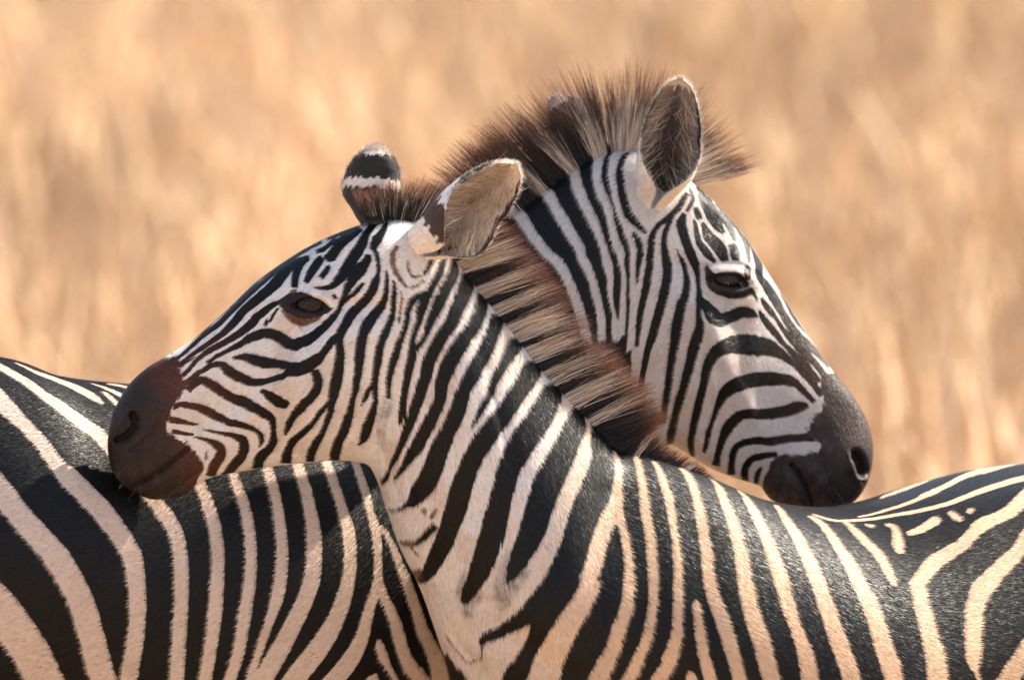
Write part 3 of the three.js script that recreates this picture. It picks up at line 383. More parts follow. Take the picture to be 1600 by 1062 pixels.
  [0,0,0,3308,2161,3314,2303,3319,2397,3322,2483,3351,2478,3379,2477,3409,2479,3436,2478,3463,2493,3502,2482,3539,2436,3572,2379,3606,2298,3645,2220,3651,2083,3617,2075,3587,2143,3558,2241,3527,2305,3494,2323,3466,2324,3447,2286,3420,2278,3389,2306,3362,2347,3370,2143,3341,2134,3315,2116],
  [0,0,1,3442,2176,3471,2247,3497,2280,3528,2255,3577,2124,3611,2121,3608,2101,3578,2090,3538,2128,3511,2115,3486,2080,3447,2121],
  [0,0,0,3093,2512,3092,2543,3093,2593,3095,2640,3110,2661,3127,2675,3157,2671,3166,2647,3150,2620,3135,2606,3119,2595,3113,2560,3109,2512,3101,2495],
  [0,0,0,3123,2486,3125,2566,3143,2590,3159,2608,3178,2623,3191,2620,3210,2579,3212,2544,3203,2494,3182,2483,3161,2482,3135,2458],
  [0,0,0,3122,2154,3123,2229,3125,2316,3137,2383,3151,2428,3172,2447,3199,2432,3212,2385,3205,2326,3193,2275,3176,2232,3160,2157,3146,2087,3131,2088],
  [0,0,0,3217,2474,3217,2522,3220,2550,3228,2555,3248,2516,3255,2474,3254,2429,3243,2402],
  [0,0,1,3162,2134,3173,2299,3195,2320,3214,2330,3231,2365,3237,2404,3250,2364,3254,2279,3244,2165,3222,2151,3193,2194,3168,2095],
  [0,0,1,3186,2144,3215,2212,3250,2208,3267,2258,3277,2307,3282,2381,3282,2467,3299,2426,3305,2304,3310,2111,3287,2118,3266,2082,3230,2088,3194,2066],
  [0,0,0,3090,2251,3092,2318,3092,2370,3077,2450,3067,2493,3076,2492,3091,2441,3110,2336,3107,2269,3096,2225],
  [0,0,0,3099,2425,3102,2472,3112,2487,3132,2438,3126,2412,3115,2383],
  [1,3,0,3119,2763,3131,2699,3138,2717,3152,2720,3182,2681,3235,2607,3255,2593,3282,2590,3290,2599,3325,2594,3332,2631,3306,2637,3272,2702,3230,2764,3185,2803,3148,2819,3125,2812],
  [1,2,0,3159,2795,3207,2735,3256,2675,3294,2649,3261,2718,3225,2770,3185,2803],
  [1,1,0,3128,2778,3141,2790,3159,2795,3155,2818,3136,2819,3122,2809],
  [1,3,0,3270,2515,3286,2470,3298,2488,3288,2561,3274,2591,3262,2574],
  [3,4,0,3663,2096,3643,2390,3634,2518,3648,2582,3670,2644,3675,2718,3662,2840,3659,2943,3671,2995,3705,2967,3730,2974,3718,3082,3675,3207,3596,3334,3536,3479,3536,3587,3524,3770,3584,3999],
  [0,1,0,861,2134,871,2168,895,2225,923,2280,950,2338,981,2375,1013,2409,1045,2435,1071,2458,1107,2528,1144,2602,1176,2669,1189,2691,1204,2729,1221,2781,1223,2836,1222,2893,1220,2956,1215,3055,1215,3221,1225,3386,1280,3696,1353,3912,1369,3911,1313,3688,1262,3384,1252,3220,1253,3054,1257,2954,1260,2889,1262,2828,1259,2763,1243,2701,1224,2659,1209,2637,1179,2566,1143,2486,1109,2404,1080,2374,1048,2345,1013,2315,977,2288,946,2233,917,2177,895,2111,890,2060],
  [0,1,0,791,2353,809,2388,832,2433,857,2475,880,2516,901,2564,917,2612,934,2650,970,2696,1008,2736,1039,2775,1066,2816,1087,2859,1094,2911,1097,2971,1099,3042,1094,3120,1086,3202,1080,3361,1118,3656,1212,3921,1232,3910,1164,3655,1125,3368,1131,3210,1138,3124,1143,3041,1144,2964,1142,2898,1139,2834,1117,2775,1092,2726,1062,2679,1021,2637,982,2597,957,2575,938,2530,914,2479,891,2434,872,2383,854,2325,838,2280],
  [0,1,0,725,2660,749,2702,768,2739,802,2794,842,2849,878,2902,905,2953,931,3005,950,3056,983,3161,1012,3254,1061,3412,1142,3743,1212,3921,1255,3913,1207,3716,1125,3390,1076,3229,1048,3137,1015,3031,995,2972,966,2915,935,2859,893,2804,852,2749,819,2694,800,2656,775,2610],
  [0,1,0,641,2972,715,3038,770,3111,823,3194,864,3275,932,3419,1018,3731,1059,3887,1147,3910,1104,3729,1011,3380,939,3228,897,3142,838,3049,776,2960,699,2882],
  [0,1,0,541,3241,636,3296,698,3393,773,3321,709,3195,620,3100],
  [0,1,0,429,3097,517,3159,573,3245,660,3137,603,3035,519,2936],
  [0,1,0,569,2712,657,2785,699,2712,621,2625],
  [0,1,1,939,2078,974,2160,1024,2169,1067,2176,1098,2208,1118,2240,1141,2257,1147,2242,1141,2189,1122,2145,1094,2101,1052,2092,989,2119,946,2059],
  [0,1,1,1162,2061,1186,2130,1205,2177,1224,2223,1238,2191,1219,2140,1200,2093,1169,2042],
  [0,1,1,1164,2158,1168,2203,1175,2237,1190,2280,1204,2251,1189,2209,1183,2171,1173,2138],
  [0,1,1,1213,2026,1233,2050,1253,2079,1271,2030,1254,2000,1223,2005],
  [0,1,0,1315,2491,1313,2584,1318,2646,1324,2707,1326,2766,1324,2834,1316,2902,1309,2971,1305,3024,1299,3100,1291,3212,1289,3375,1331,3678,1403,3910,1420,3907,1361,3671,1321,3377,1323,3215,1331,3102,1339,3025,1344,2971,1350,2901,1357,2830,1360,2757,1358,2693,1351,2628,1342,2569,1337,2479],
  [0,1,0,1415,2442,1412,2545,1416,2625,1418,2687,1416,2757,1409,2830,1401,2893,1390,2956,1380,3016,1372,3091,1361,3158,1354,3202,1336,3362,1366,3656,1439,3910,1461,3910,1392,3652,1363,3367,1381,3210,1389,3165,1401,3096,1412,3019,1421,2960,1432,2894,1440,2828,1447,2753,1449,2678,1445,2612,1439,2532,1438,2430],
  [0,1,0,1521,2411,1510,2525,1509,2631,1501,2744,1493,2817,1482,2878,1468,2940,1452,2999,1436,3060,1422,3122,1405,3197,1381,3354,1406,3640,1485,3909,1508,3911,1425,3639,1401,3358,1424,3204,1440,3128,1457,3067,1476,3008,1499,2948,1515,2882,1526,2817,1533,2740,1538,2625,1538,2516,1543,2404],
  [0,1,0,1611,2390,1597,2510,1596,2603,1593,2682,1588,2746,1578,2807,1565,2871,1546,2920,1522,2971,1498,3019,1471,3078,1443,3140,1426,3184,1383,3333,1396,3618,1485,3909,1507,3904,1442,3618,1429,3352,1470,3212,1487,3168,1514,3104,1540,3043,1563,2993,1587,2938,1609,2882,1621,2811,1630,2745,1630,2677,1630,2596,1628,2503,1636,2384],
  [0,1,0,1695,2404,1684,2522,1688,2614,1691,2693,1692,2747,1686,2807,1674,2871,1656,2923,1633,2975,1602,3027,1565,3081,1531,3131,1506,3174,1444,3310,1444,3586,1532,3911,1564,3887,1497,3591,1496,3338,1553,3214,1577,3171,1612,3120,1647,3058,1675,2998,1696,2939,1712,2880,1724,2812,1729,2746,1723,2688,1718,2609,1713,2517,1719,2401],
  [0,1,0,1777,2425,1773,2535,1777,2640,1778,2706,1779,2756,1778,2817,1768,2877,1758,2915,1741,2954,1722,3000,1703,3053,1676,3098,1645,3141,1618,3175,1539,3294,1528,3558,1602,3861,1641,3867,1576,3565,1585,3323,1656,3217,1685,3180,1717,3128,1739,3071,1753,3013,1769,2968,1791,2928,1794,2882,1802,2821,1810,2757,1803,2705,1803,2638,1798,2532,1798,2423],
  [0,1,0,1770,2899,1777,2955,1796,3013,1810,3075,1822,3140,1848,3204,1882,3266,1975,3455,2027,3845,1966,3831,1966,3831,2051,3834,2018,3468,1923,3250,1887,3194,1862,3138,1848,3075,1828,3010,1805,2952,1790,2898],
  [0,1,0,1797,2747,1809,2765,1824,2802,1833,2853,1849,2916,1863,2973,1877,3036,1894,3103,1917,3165,1933,3224,1940,3283,1975,3485,2002,3841,1917,3839,2011,3844,2027,3845,2027,3536,1996,3309,1984,3239,1960,3168,1933,3105,1914,3039,1895,2973,1878,2914,1857,2851,1842,2799,1825,2758,1807,2740],
  [0,1,0,1760,3079,1759,3112,1770,3151,1793,3190,1860,3351,1931,3695,1915,3849,1925,3858,1954,3726,1879,3353,1810,3186,1798,3145,1786,3109,1772,3079],
  [0,1,0,1735,3194,1737,3215,1798,3373,1873,3719,1862,3859,1882,3858,1913,3773,1829,3372,1767,3206,1753,3188],
  [0,1,0,1884,2489,1922,2663,1969,2844,2001,2847,1952,2661,1910,2483],
 ],
};
// ---- the coat: markings painted into the animal's own coordinates
function catmullLoop(P, closed) { const out = [], n = P.length; for (let i = 0; i < n - (closed ? 0 : 1); i++) { const a = P[closed ? (i + n - 1) % n : Math.max(i - 1, 0)], b = P[i], c = P[(i + 1) % n], d = P[closed ? (i + 2) % n : Math.min(i + 2, n - 1)]; for (let k = 0; k < 5; k++) out.push([catmull(a[0], b[0], c[0], d[0], k / 5), catmull(a[1], b[1], c[1], d[1], k / 5)]); } if (!closed) out.push(P[n - 1]); return out; }
function paintCoat(marks, tone, body) {
  const mx = body.metres / (1 - LEGU) / TW, girth = new Float32Array(TW).fill(0.5); // metres per texel along, and the girth at each column
  for (let x = 0, r = 0; x < TW; x++) { while (r + 1 < body.frames.length && body.frames[r].u * TW < x) r++; const f = body.frames[r]; girth[x] = 2 * Math.PI * Math.sqrt((f.len * f.len / 4 + f.hw * f.hw * 1.3) / 2); }

  const layer = () => { const c = document.createElement('canvas'); c.width = TW; c.height = TH; const x = c.getContext('2d'); x.fillStyle = '#000'; x.fillRect(0, 0, TW, TH); return x; };
  const black = layer(), brown = layer(), skin = layer(), muzzle = layer(), faint = layer();
  const on = [black, black, brown, skin, muzzle, faint];
  let muzzleU = 1, mc = 0, ms = 0;
  for (const [kind, hue, oneSide, ...n] of marks) {
    let P = []; for (let i = 0; i < n.length; i += 2) P.push([n[i] / 4000, n[i + 1] / 4000]);
    if (kind === 0) { const h = P.length / 2, L = catmullLoop(P.slice(0, h)), R = catmullLoop(P.slice(h)); P = [...L, ...R]; } else if (kind === 1) P = catmullLoop(P, true);
    else { P = catmullLoop(P); const end = kind === 3 ? 1.01 : LEGU; if (kind === 3) { for (const q of P) { ms += q[0]; mc++; } muzzleU = ms / mc; } P = [[P[0][0], 0.5], ...P, [P[P.length - 1][0], 1.0], [end, 1.0], [end, 0.5]]; }
    const x = on[hue];
    for (const mirror of oneSide ? [0] : [0, 1]) {
      x.fillStyle = hue === 1 ? '#000' : '#fff'; x.beginPath();
      P.forEach(([u, v], i) => { const X = u * TW, Y = (1 - (mirror ? 1 - v : v)) * TH; if (i) x.lineTo(X, Y); else x.moveTo(X, Y); }); x.closePath(); x.fill();
    }
  }
  // legs: narrow bands
  for (let i = 0; i < 26; i++) { const y = TH * (0.06 + i * 0.036); black.fillStyle = '#fff'; black.beginPath(); black.ellipse(LEGU * TW / 2, y, LEGU * TW, TH * 0.0085, 0.05 * Math.sin(i * 3), 0, 7); black.fill(); }
  black.fillRect(0, TH * 0.955, LEGU * TW, TH * 0.045);
  const get = (x) => x.getImageData(0, 0, TW, TH).data, dk = get(black), dr = get(brown), de = get(skin), dm = get(muzzle), dn = get(faint);
  const out = document.createElement('canvas'); out.width = TW; out.height = TH; const ox = out.getContext('2d'), im = ox.createImageData(TW, TH), D = im.data, dark = new Uint8Array(TW * TH), bump = new Uint8Array(TW * TH * 4);
  const at = (d, x, y) => { // bilinear
    const i = clamp(Math.floor(x), 0, TW - 2), j = clamp(Math.floor(y), 0, TH - 2), f = clamp(x - i), g = clamp(y - j), k = (j * TW + i) * 4; return (lerp(lerp(d[k], d[k + 4], f), lerp(d[k + TW * 4], d[k + TW * 4 + 4], f), g)) / 255; };
  for (let y = 0; y < TH; y++) for (let x = 0; x < TW; x++) {
    // hairs carry the colour over the edge of a marking: sample along ragged short offsets (noise in millimetres on the skin)
    const my = girth[x] / TH, a = x * mx * 1000, c = (y - TH / 2) * my * 1000;
    const r1 = hash2(x, y) - 0.5, r2 = noise2(a / 2.4, c / 0.9) - 0.5, r3 = noise2(a / 9, c / 9 + 50) - 0.5, r4 = noise2(a / 1.1 + 90, c / 2.2) - 0.5;
    const sx = x + (r1 * 0.5 + r2 * 1.8 + r3 * 1.4) * 0.001 / mx, sy = y + (r4 * 1.5 + r3 * 1.6) * 0.001 / my;
    let k = smooth(0.25, 0.75, at(dk, sx, sy)); const b = smooth(0.25, 0.75, at(dr, sx, sy)), e = at(de, sx, sy), m = smooth(0.2, 0.8, at(dm, sx + (r2 * 0.007 + r3 * 0.008) / mx, sy + (r1 * 0.003 + r4 * 0.003) / my)), nf = (at(dn, sx - 9, sy - 7) + at(dn, sx + 9, sy - 5) + at(dn, sx - 5, sy + 9) + at(dn, sx + 6, sy + 8) + at(dn, sx, sy)) / 5;
    const big = fbm(a / 70, c / 60 + 20, 3), mid = fbm(a / 14 + 31, c / 11, 3), fine = noise2(a / 0.9 + 7, c / 0.7), fleck = noise2(a / 1.9, c / 1.5);
    // white hair: cream, a little dust and stains
    const st = smooth(0.55, 0.75, big) * 0.5 + smooth(0.52, 0.8, mid) * 0.45, sp = fleck > 0.84 && fine > 0.5 ? 0.3 : 0;
    const bo = 1 - smooth(0.50, 0.62, x / TW + 0.05 * (big - 0.5)); let R = lerp(lerp(tone.white[0], tone.body[0], bo), 196, st * 0.6), G = lerp(lerp(tone.white[1], tone.body[1], bo), 168, st * 0.6), B = lerp(lerp(tone.white[2], tone.body[2], bo), 144, st * 0.6);
    const v = (0.95 + 0.09 * (mid - 0.5) + 0.11 * (fine - 0.5) + 0.05 * (fleck - 0.5)) * (1 - sp); R *= v; G *= v; B *= v;
    const near = x / TW, chest = smooth(muzzleU - 0.085, muzzleU - 0.005, near + 0.03 * (mid - 0.5)) * tone.chestnut;
    const vb = 0.8 + 0.4 * fine * fleck + 0.3 * (mid - 0.5), kr = lerp(tone.black[0], 92, chest) * vb, kg = lerp(tone.black[1], 45, chest) * vb, kb = lerp(tone.black[2], 28, chest) * vb;
    if (nf > 0.02) k = Math.max(k, nf * (fleck * 0.5 + fine * 0.4 + mid * 0.6 > 0.74 ? 0.8 : 0.2));
    R = lerp(R, kr, k); G = lerp(G, kg, k); B = lerp(B, kb, k);
    const vr = 0.75 + 0.3 * fine + 0.4 * (mid - 0.5), rr = b * (0.85 - 0.3 * (fleck > 0.6)); R = lerp(R, 86 * vr, rr); G = lerp(G, 46 * vr, rr); B = lerp(B, 30 * vr, rr);
    const vm = 0.82 + 0.2 * fine + 0.5 * (mid - 0.5) + 0.25 * (fleck - 0.5), mm = smooth(0.0, 1.0, 0.2 + 0.5 * (big - 0.5) + 0.9 * (mid - 0.5) + (near - muzzleU - tone.nose) * 22);
    R = lerp(R, lerp(tone.muzzle[0], tone.lip[0], mm) * vm, m); G = lerp(G, lerp(tone.muzzle[1], tone.lip[1], mm) * vm, m); B = lerp(B, lerp(tone.muzzle[2], tone.lip[2], mm) * vm, m);
    const ve = 0.8 + 0.4 * fine; R = lerp(R, 40 * ve, e); G = lerp(G, 35 * ve, e); B = lerp(B, 34 * ve, e);
    { const pore = noise2(a / 2.6, c / 2.6), wr = noise2(a / 5 + 3 * noise2(a / 9, c / 9), c / 1.6), hgt = 0.5 + m * (0.55 * (pore - 0.5) + 0.5 * (wr - 0.5) + 0.3 * (fine - 0.5)) + e * 0.9 * (wr - 0.5); const q = y * TW + x; bump[q * 4] = bump[q * 4 + 1] = bump[q * 4 + 2] = 255 * clamp(hgt); bump[q * 4 + 3] = 255; }
    const i = (y * TW + x) * 4; D[i] = R; D[i + 1] = G; D[i + 2] = B; D[i + 3] = 255; dark[y * TW + x] = 255 * k;
  }
  ox.putImageData(im, 0, 0);
  const t = new THREE.CanvasTexture(out); t.colorSpace = THREE.SRGBColorSpace; t.magFilter = THREE.LinearFilter;
  const bt = new THREE.DataTexture(bump, TW, TH); bt.magFilter = THREE.LinearFilter; bt.flipY = true; bt.needsUpdate = true;
  return { t, bt, D, dark, black: (u, v) => dark[clamp(Math.floor((1 - v) * TH), 0, TH - 1) * TW + clamp(Math.floor(u * TW), 0, TW - 1)] / 255, rgb: (u, v) => { const i = (clamp(Math.floor((1 - v) * TH), 0, TH - 1) * TW + clamp(Math.floor(u * TW), 0, TW - 1)) * 4; return [D[i] / 255, D[i + 1] / 255, D[i + 2] / 255]; } };
}
// ---- hair: each hair a tapering ribbon of a few joints
class Hairs {
  constructor() { this.p = []; this.c = []; this.n = []; this.i = []; }
  add(base, dir, len, width, bend, colours, seg = 4) { // colours: list of [t, [r, g, b]] in linear values
    const at = this.p.length / 3, side = V(gauss(), gauss(), gauss()).cross(dir).normalize(), nrm = side.clone().cross(dir).normalize(); if (nrm.z < 0) { nrm.negate(); side.negate(); }
    for (let k = 0; k <= seg; k++) {
      const t = k / seg, P = base.clone().addScaledVector(dir, len * t).addScaledVector(bend, len * t * t), w = width * (1 - 0.86 * t) / 2;
      let q = 0; while (q + 2 < colours.length && colours[q + 1][0] < t) q++; const a = colours[q], b = colours[q + 1], f = clamp((t - a[0]) / (b[0] - a[0]));
      for (const s of [-1, 1]) { this.p.push(P.x + side.x * w * s, P.y + side.y * w * s, P.z + side.z * w * s); this.n.push(nrm.x, nrm.y, nrm.z); for (let c = 0; c < 3; c++) this.c.push(lerp(a[1][c], b[1][c], f)); }
    }
    for (let k = 0; k < seg; k++) { const q = at + 2 * k; this.i.push(q, q + 1, q + 2, q + 1, q + 3, q + 2); }
  }
  build(name, parent, origin, rough = 0.5) {
    const g = new THREE.BufferGeometry(); g.setAttribute('position', new THREE.Float32BufferAttribute(this.p, 3)); g.setAttribute('normal', new THREE.Float32BufferAttribute(this.n, 3)); g.setAttribute('color', new THREE.Float32BufferAttribute(this.c, 3)); g.setIndex(this.i); g.translate(-origin.x, -origin.y, -origin.z);
    const m = meshOf(name, g, new THREE.MeshPhysicalMaterial({ vertexColors: true, roughness: 0.9, side: THREE.DoubleSide, transmission: 0.34, thickness: 0 }), parent); m.userData.kind = 'stuff'; return m;
  }
}
const lin = (r, g, b) => { const c = new THREE.Color().setRGB(r / 255, g / 255, b / 255, THREE.SRGBColorSpace); return [c.r, c.g, c.b]; };
const mixC = (a, b, t) => a.map((x, i) => lerp(x, b[i], t));

// ---- ears: a cupped leaf with thickness, its inside and back coloured apart
function earGeometry(base, tip, out, face, width, colour) {
  const A = tip.clone().sub(base), L = A.length(); A.normalize(); const F = face.clone().addScaledVector(A, -face.dot(A)).normalize(), W = A.clone().cross(F).normalize();
  const prof = [[0, 0.36], [0.12, 0.56], [0.32, 0.9], [0.48, 1], [0.66, 0.92], [0.8, 0.76], [0.9, 0.57], [0.965, 0.37], [1, 0.1]];
  const emerge = (t) => 0.03 * smooth(0, 0.24, t) * (1 - smooth(0.45, 1, t));
  const wide = (t) => { let k = 0; while (k + 2 < prof.length && prof[k + 1][0] < t) k++; const f = (t - prof[k][0]) / (prof[k + 1][0] - prof[k][0]); return lerp(prof[k][1], prof[k + 1][1], f * f * (3 - 2 * f) * 0.4 + f * 0.6); };
  const nt = 60, ns = 44, pos = [], col = [], idx = [];
  for (const back of [0, 1]) for (let i = 0; i <= nt; i++) for (let j = 0; j <= ns; j++) {
    const t = i / nt, s = j / ns * 2 - 1, th = lerp(2.95, 1.3, smooth(0.1, 0.6, t)), w = width / 2 * wide(t), r = w / Math.sin(Math.min(th, Math.PI / 2)), a = s * th;
    const thick = back ? 0.0007 + 0.0045 * (1 - s * s) * (1 - 0.6 * t) : 0;
    const P = base.clone().addScaledVector(A, L * t).addScaledVector(out, emerge(t)).addScaledVector(W, Math.sin(a) * (r + thick)).addScaledVector(F, (1 - Math.cos(a)) * r - thick * Math.cos(a) + 0.012 * t * t - 0.5 * r);
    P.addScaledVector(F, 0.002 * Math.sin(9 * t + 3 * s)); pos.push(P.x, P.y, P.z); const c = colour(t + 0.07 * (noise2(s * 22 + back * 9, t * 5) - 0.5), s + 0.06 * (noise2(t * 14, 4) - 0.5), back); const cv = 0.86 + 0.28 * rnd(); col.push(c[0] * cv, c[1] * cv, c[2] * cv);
  }
  const n1 = (nt + 1) * (ns + 1);
  for (let b = 0; b < 2; b++) for (let i = 0; i < nt; i++) for (let j = 0; j < ns; j++) { const a = b * n1 + i * (ns + 1) + j, c = a + ns + 1; if (b) idx.push(a, a + 1, c, a + 1, c + 1, c); else idx.push(a, c, a + 1, a + 1, c, c + 1); }
  for (let i = 0; i < nt; i++) for (const j of [0, ns]) { const a = i * (ns + 1) + j, c = a + ns + 1, d = n1 + a, e = n1 + c; idx.push(a, c, d, c, e, d); }
  const g = new THREE.BufferGeometry(); g.setAttribute('position', new THREE.Float32BufferAttribute(pos, 3)); g.setAttribute('color', new THREE.Float32BufferAttribute(col, 3)); g.setIndex(idx); g.computeVertexNormals();
  const grow = (H, count, len) => { // short hair on both faces and along the rim
    const P = g.attributes.position, N = g.attributes.normal, C = g.attributes.color;
    for (let n = 0; n < count; n++) { const k = Math.floor(rnd() * P.count), i = (k % n1) / (ns + 1); if (i < 1) continue; const b0 = V().fromBufferAttribute(P, k), nn = V().fromBufferAttribute(N, k), cc = [C.getX(k), C.getY(k), C.getZ(k)].map((x) => x * (0.8 + 0.4 * rnd())); H.add(b0.addScaledVector(W, 0.0012 * gauss()).addScaledVector(A, 0.0012 * gauss()), A.clone().addScaledVector(nn, 0.25 + 0.15 * rnd()).addScaledVector(W, 0.3 * gauss()).normalize(), len * (0.6 + 0.8 * rnd()), 0.0006, nn.clone().multiplyScalar(0.1), [[0, cc], [1, cc]], 1); }
  };
  const at = (t, s) => { const th = lerp(2.95, 1.3, smooth(0.1, 0.6, t)), w = width / 2 * wide(t), r = w / Math.sin(Math.min(th, Math.PI / 2)), a = s * th; return { P: base.clone().addScaledVector(A, L * t).addScaledVector(out, emerge(t)).addScaledVector(W, Math.sin(a) * r).addScaledVector(F, (1 - Math.cos(a)) * r + 0.012 * t * t - 0.5 * r), N: F.clone().multiplyScalar(Math.cos(a)).addScaledVector(W, -Math.sin(a)) }; };
  return { g, A, F, W, at, L, grow };
}
// short coat: each hair one narrow blade lying along the body, in the colour of the coat it grows from
function growFur(body, coat, root, foot, cfg) {
  const { base, frames, nr, M, geo } = body, P = geo.attributes.position, Nn = geo.attributes.normal, max = 640000, pos = new Float32Array(max * 9), nor = new Float32Array(max * 9), col = new Float32Array(max * 9); let n = 0;
  const toLin = (x) => (x <= 0.04045 ? x / 12.92 : Math.pow((x + 0.055) / 1.055, 2.4));
  const lid = [(cfg.lid[0][0] + cfg.lid[1][0]) / 2, (cfg.lid[0][1] + cfg.lid[1][1]) / 2];
  const a = V(), b = V(), c = V(), d = V(), T = V(), S = V(), N = V(), dir = V(), Q = V(), side = V();
  for (let r = 0; r + 1 < nr; r++) for (let j = 0; j + 1 < M; j++) {
    const i = r * M + j; a.fromBufferAttribute(P, i); if (a.y < 0.82) continue; const pq = toPixel(base[i]); if (pq[0] < -90 || pq[0] > 1690 || pq[1] > 1110) continue;
    b.fromBufferAttribute(P, i + 1); c.fromBufferAttribute(P, i + M); d.fromBufferAttribute(P, i + M + 1);
    T.subVectors(c, a); S.subVectors(b, a); const area = T.length() * S.length(), head = smooth(cfg.headFrom - 2, cfg.headFrom, frames[r].key), nose = smooth(cfg.headFrom + 6, cfg.headFrom + 8, frames[r].key);
    const v = (j + 0.5) / (2 * NA), near = v > 0.36, w = area * (near ? cfg.furDensity : cfg.furDensity * 0.3) * (1 + 0.9 * head); let m = Math.floor(w) + (rnd() < w % 1 ? 1 : 0); if (!m) continue;
    if (head > 0.5) { const q = pq; if (Math.hypot((q[0] - lid[0]) / 1.9, q[1] - lid[1]) < 18) continue; }
    N.fromBufferAttribute(Nn, i); T.normalize(); S.normalize();
    while (m-- > 0 && n < max) {
      const f = rnd(), g = rnd(); Q.copy(a).multiplyScalar((1 - f) * (1 - g)).addScaledVector(b, f * (1 - g)).addScaledVector(c, (1 - f) * g).addScaledVector(d, f * g);
      const away = v > 0.5 ? 1 : -1, curl = noise2(Q.x * 14, Q.y * 14 + Q.z * 11) - 0.5;
      dir.copy(T).multiplyScalar(-1).addScaledVector(S, away * lerp(0.55, 0.12, head) + 0.7 * curl + 0.22 * gauss()).normalize().addScaledVector(N, 0.12 + 0.1 * rnd()).normalize();
      const len = lerp(lerp(0.0085, 0.005, head), 0.0022, nose) * (0.6 + 0.7 * rnd()), wd = lerp(0.0007, 0.00055, head) * (0.7 + 0.6 * rnd());
      side.crossVectors(N, dir).normalize(); const u = lerp(frames[r].u, frames[r + 1].u, g), vv = lerp(j, j + 1, f) / (2 * NA), C = coat.rgb(u, vv), k = n * 9, br = 0.82 + 0.36 * rnd();
      const hx = N.x + 0.3 * gauss() * side.x + 0.1 * dir.x, hy = N.y + 0.3 * gauss() * side.y + 0.1 * dir.y, hz = N.z + 0.3 * gauss() * side.z + 0.1 * dir.z, hl = Math.hypot(hx, hy, hz) || 1;
      const lift = 0.0002;
      for (let e = 0; e < 3; e++) {
        const s = e === 0 ? 0.5 : e === 1 ? -0.5 : 0, l = e === 2 ? len : 0, o = k + e * 3;
        pos[o] = Q.x + side.x * wd * s + dir.x * l + N.x * lift; pos[o + 1] = Q.y + side.y * wd * s + dir.y * l + N.y * lift; pos[o + 2] = Q.z + side.z * wd * s + dir.z * l + N.z * lift;
        nor[o] = hx / hl; nor[o + 1] = hy / hl; nor[o + 2] = hz / hl; for (let q = 0; q < 3; q++) col[o + q] = toLin(C[q]) * br;
      }
      n++;
    }
  }
  const g = new THREE.BufferGeometry(); g.setAttribute('position', new THREE.BufferAttribute(pos.slice(0, n * 9), 3)); g.setAttribute('normal', new THREE.BufferAttribute(nor.slice(0, n * 9), 3)); g.setAttribute('color', new THREE.BufferAttribute(col.slice(0, n * 9), 3));
  const m = meshOf('coat_hair', g, new THREE.MeshPhysicalMaterial({ vertexColors: true, roughness: 0.42, specularIntensity: 0.52, side: THREE.DoubleSide }), root); m.userData.kind = 'stuff';
}
const CREAM = lin(226, 212, 200), INK = lin(20, 17, 17), UMBER = lin(56, 35, 26), RUST = lin(146, 84, 52), SAND = lin(190, 160, 122), TAN = lin(150, 128, 112);

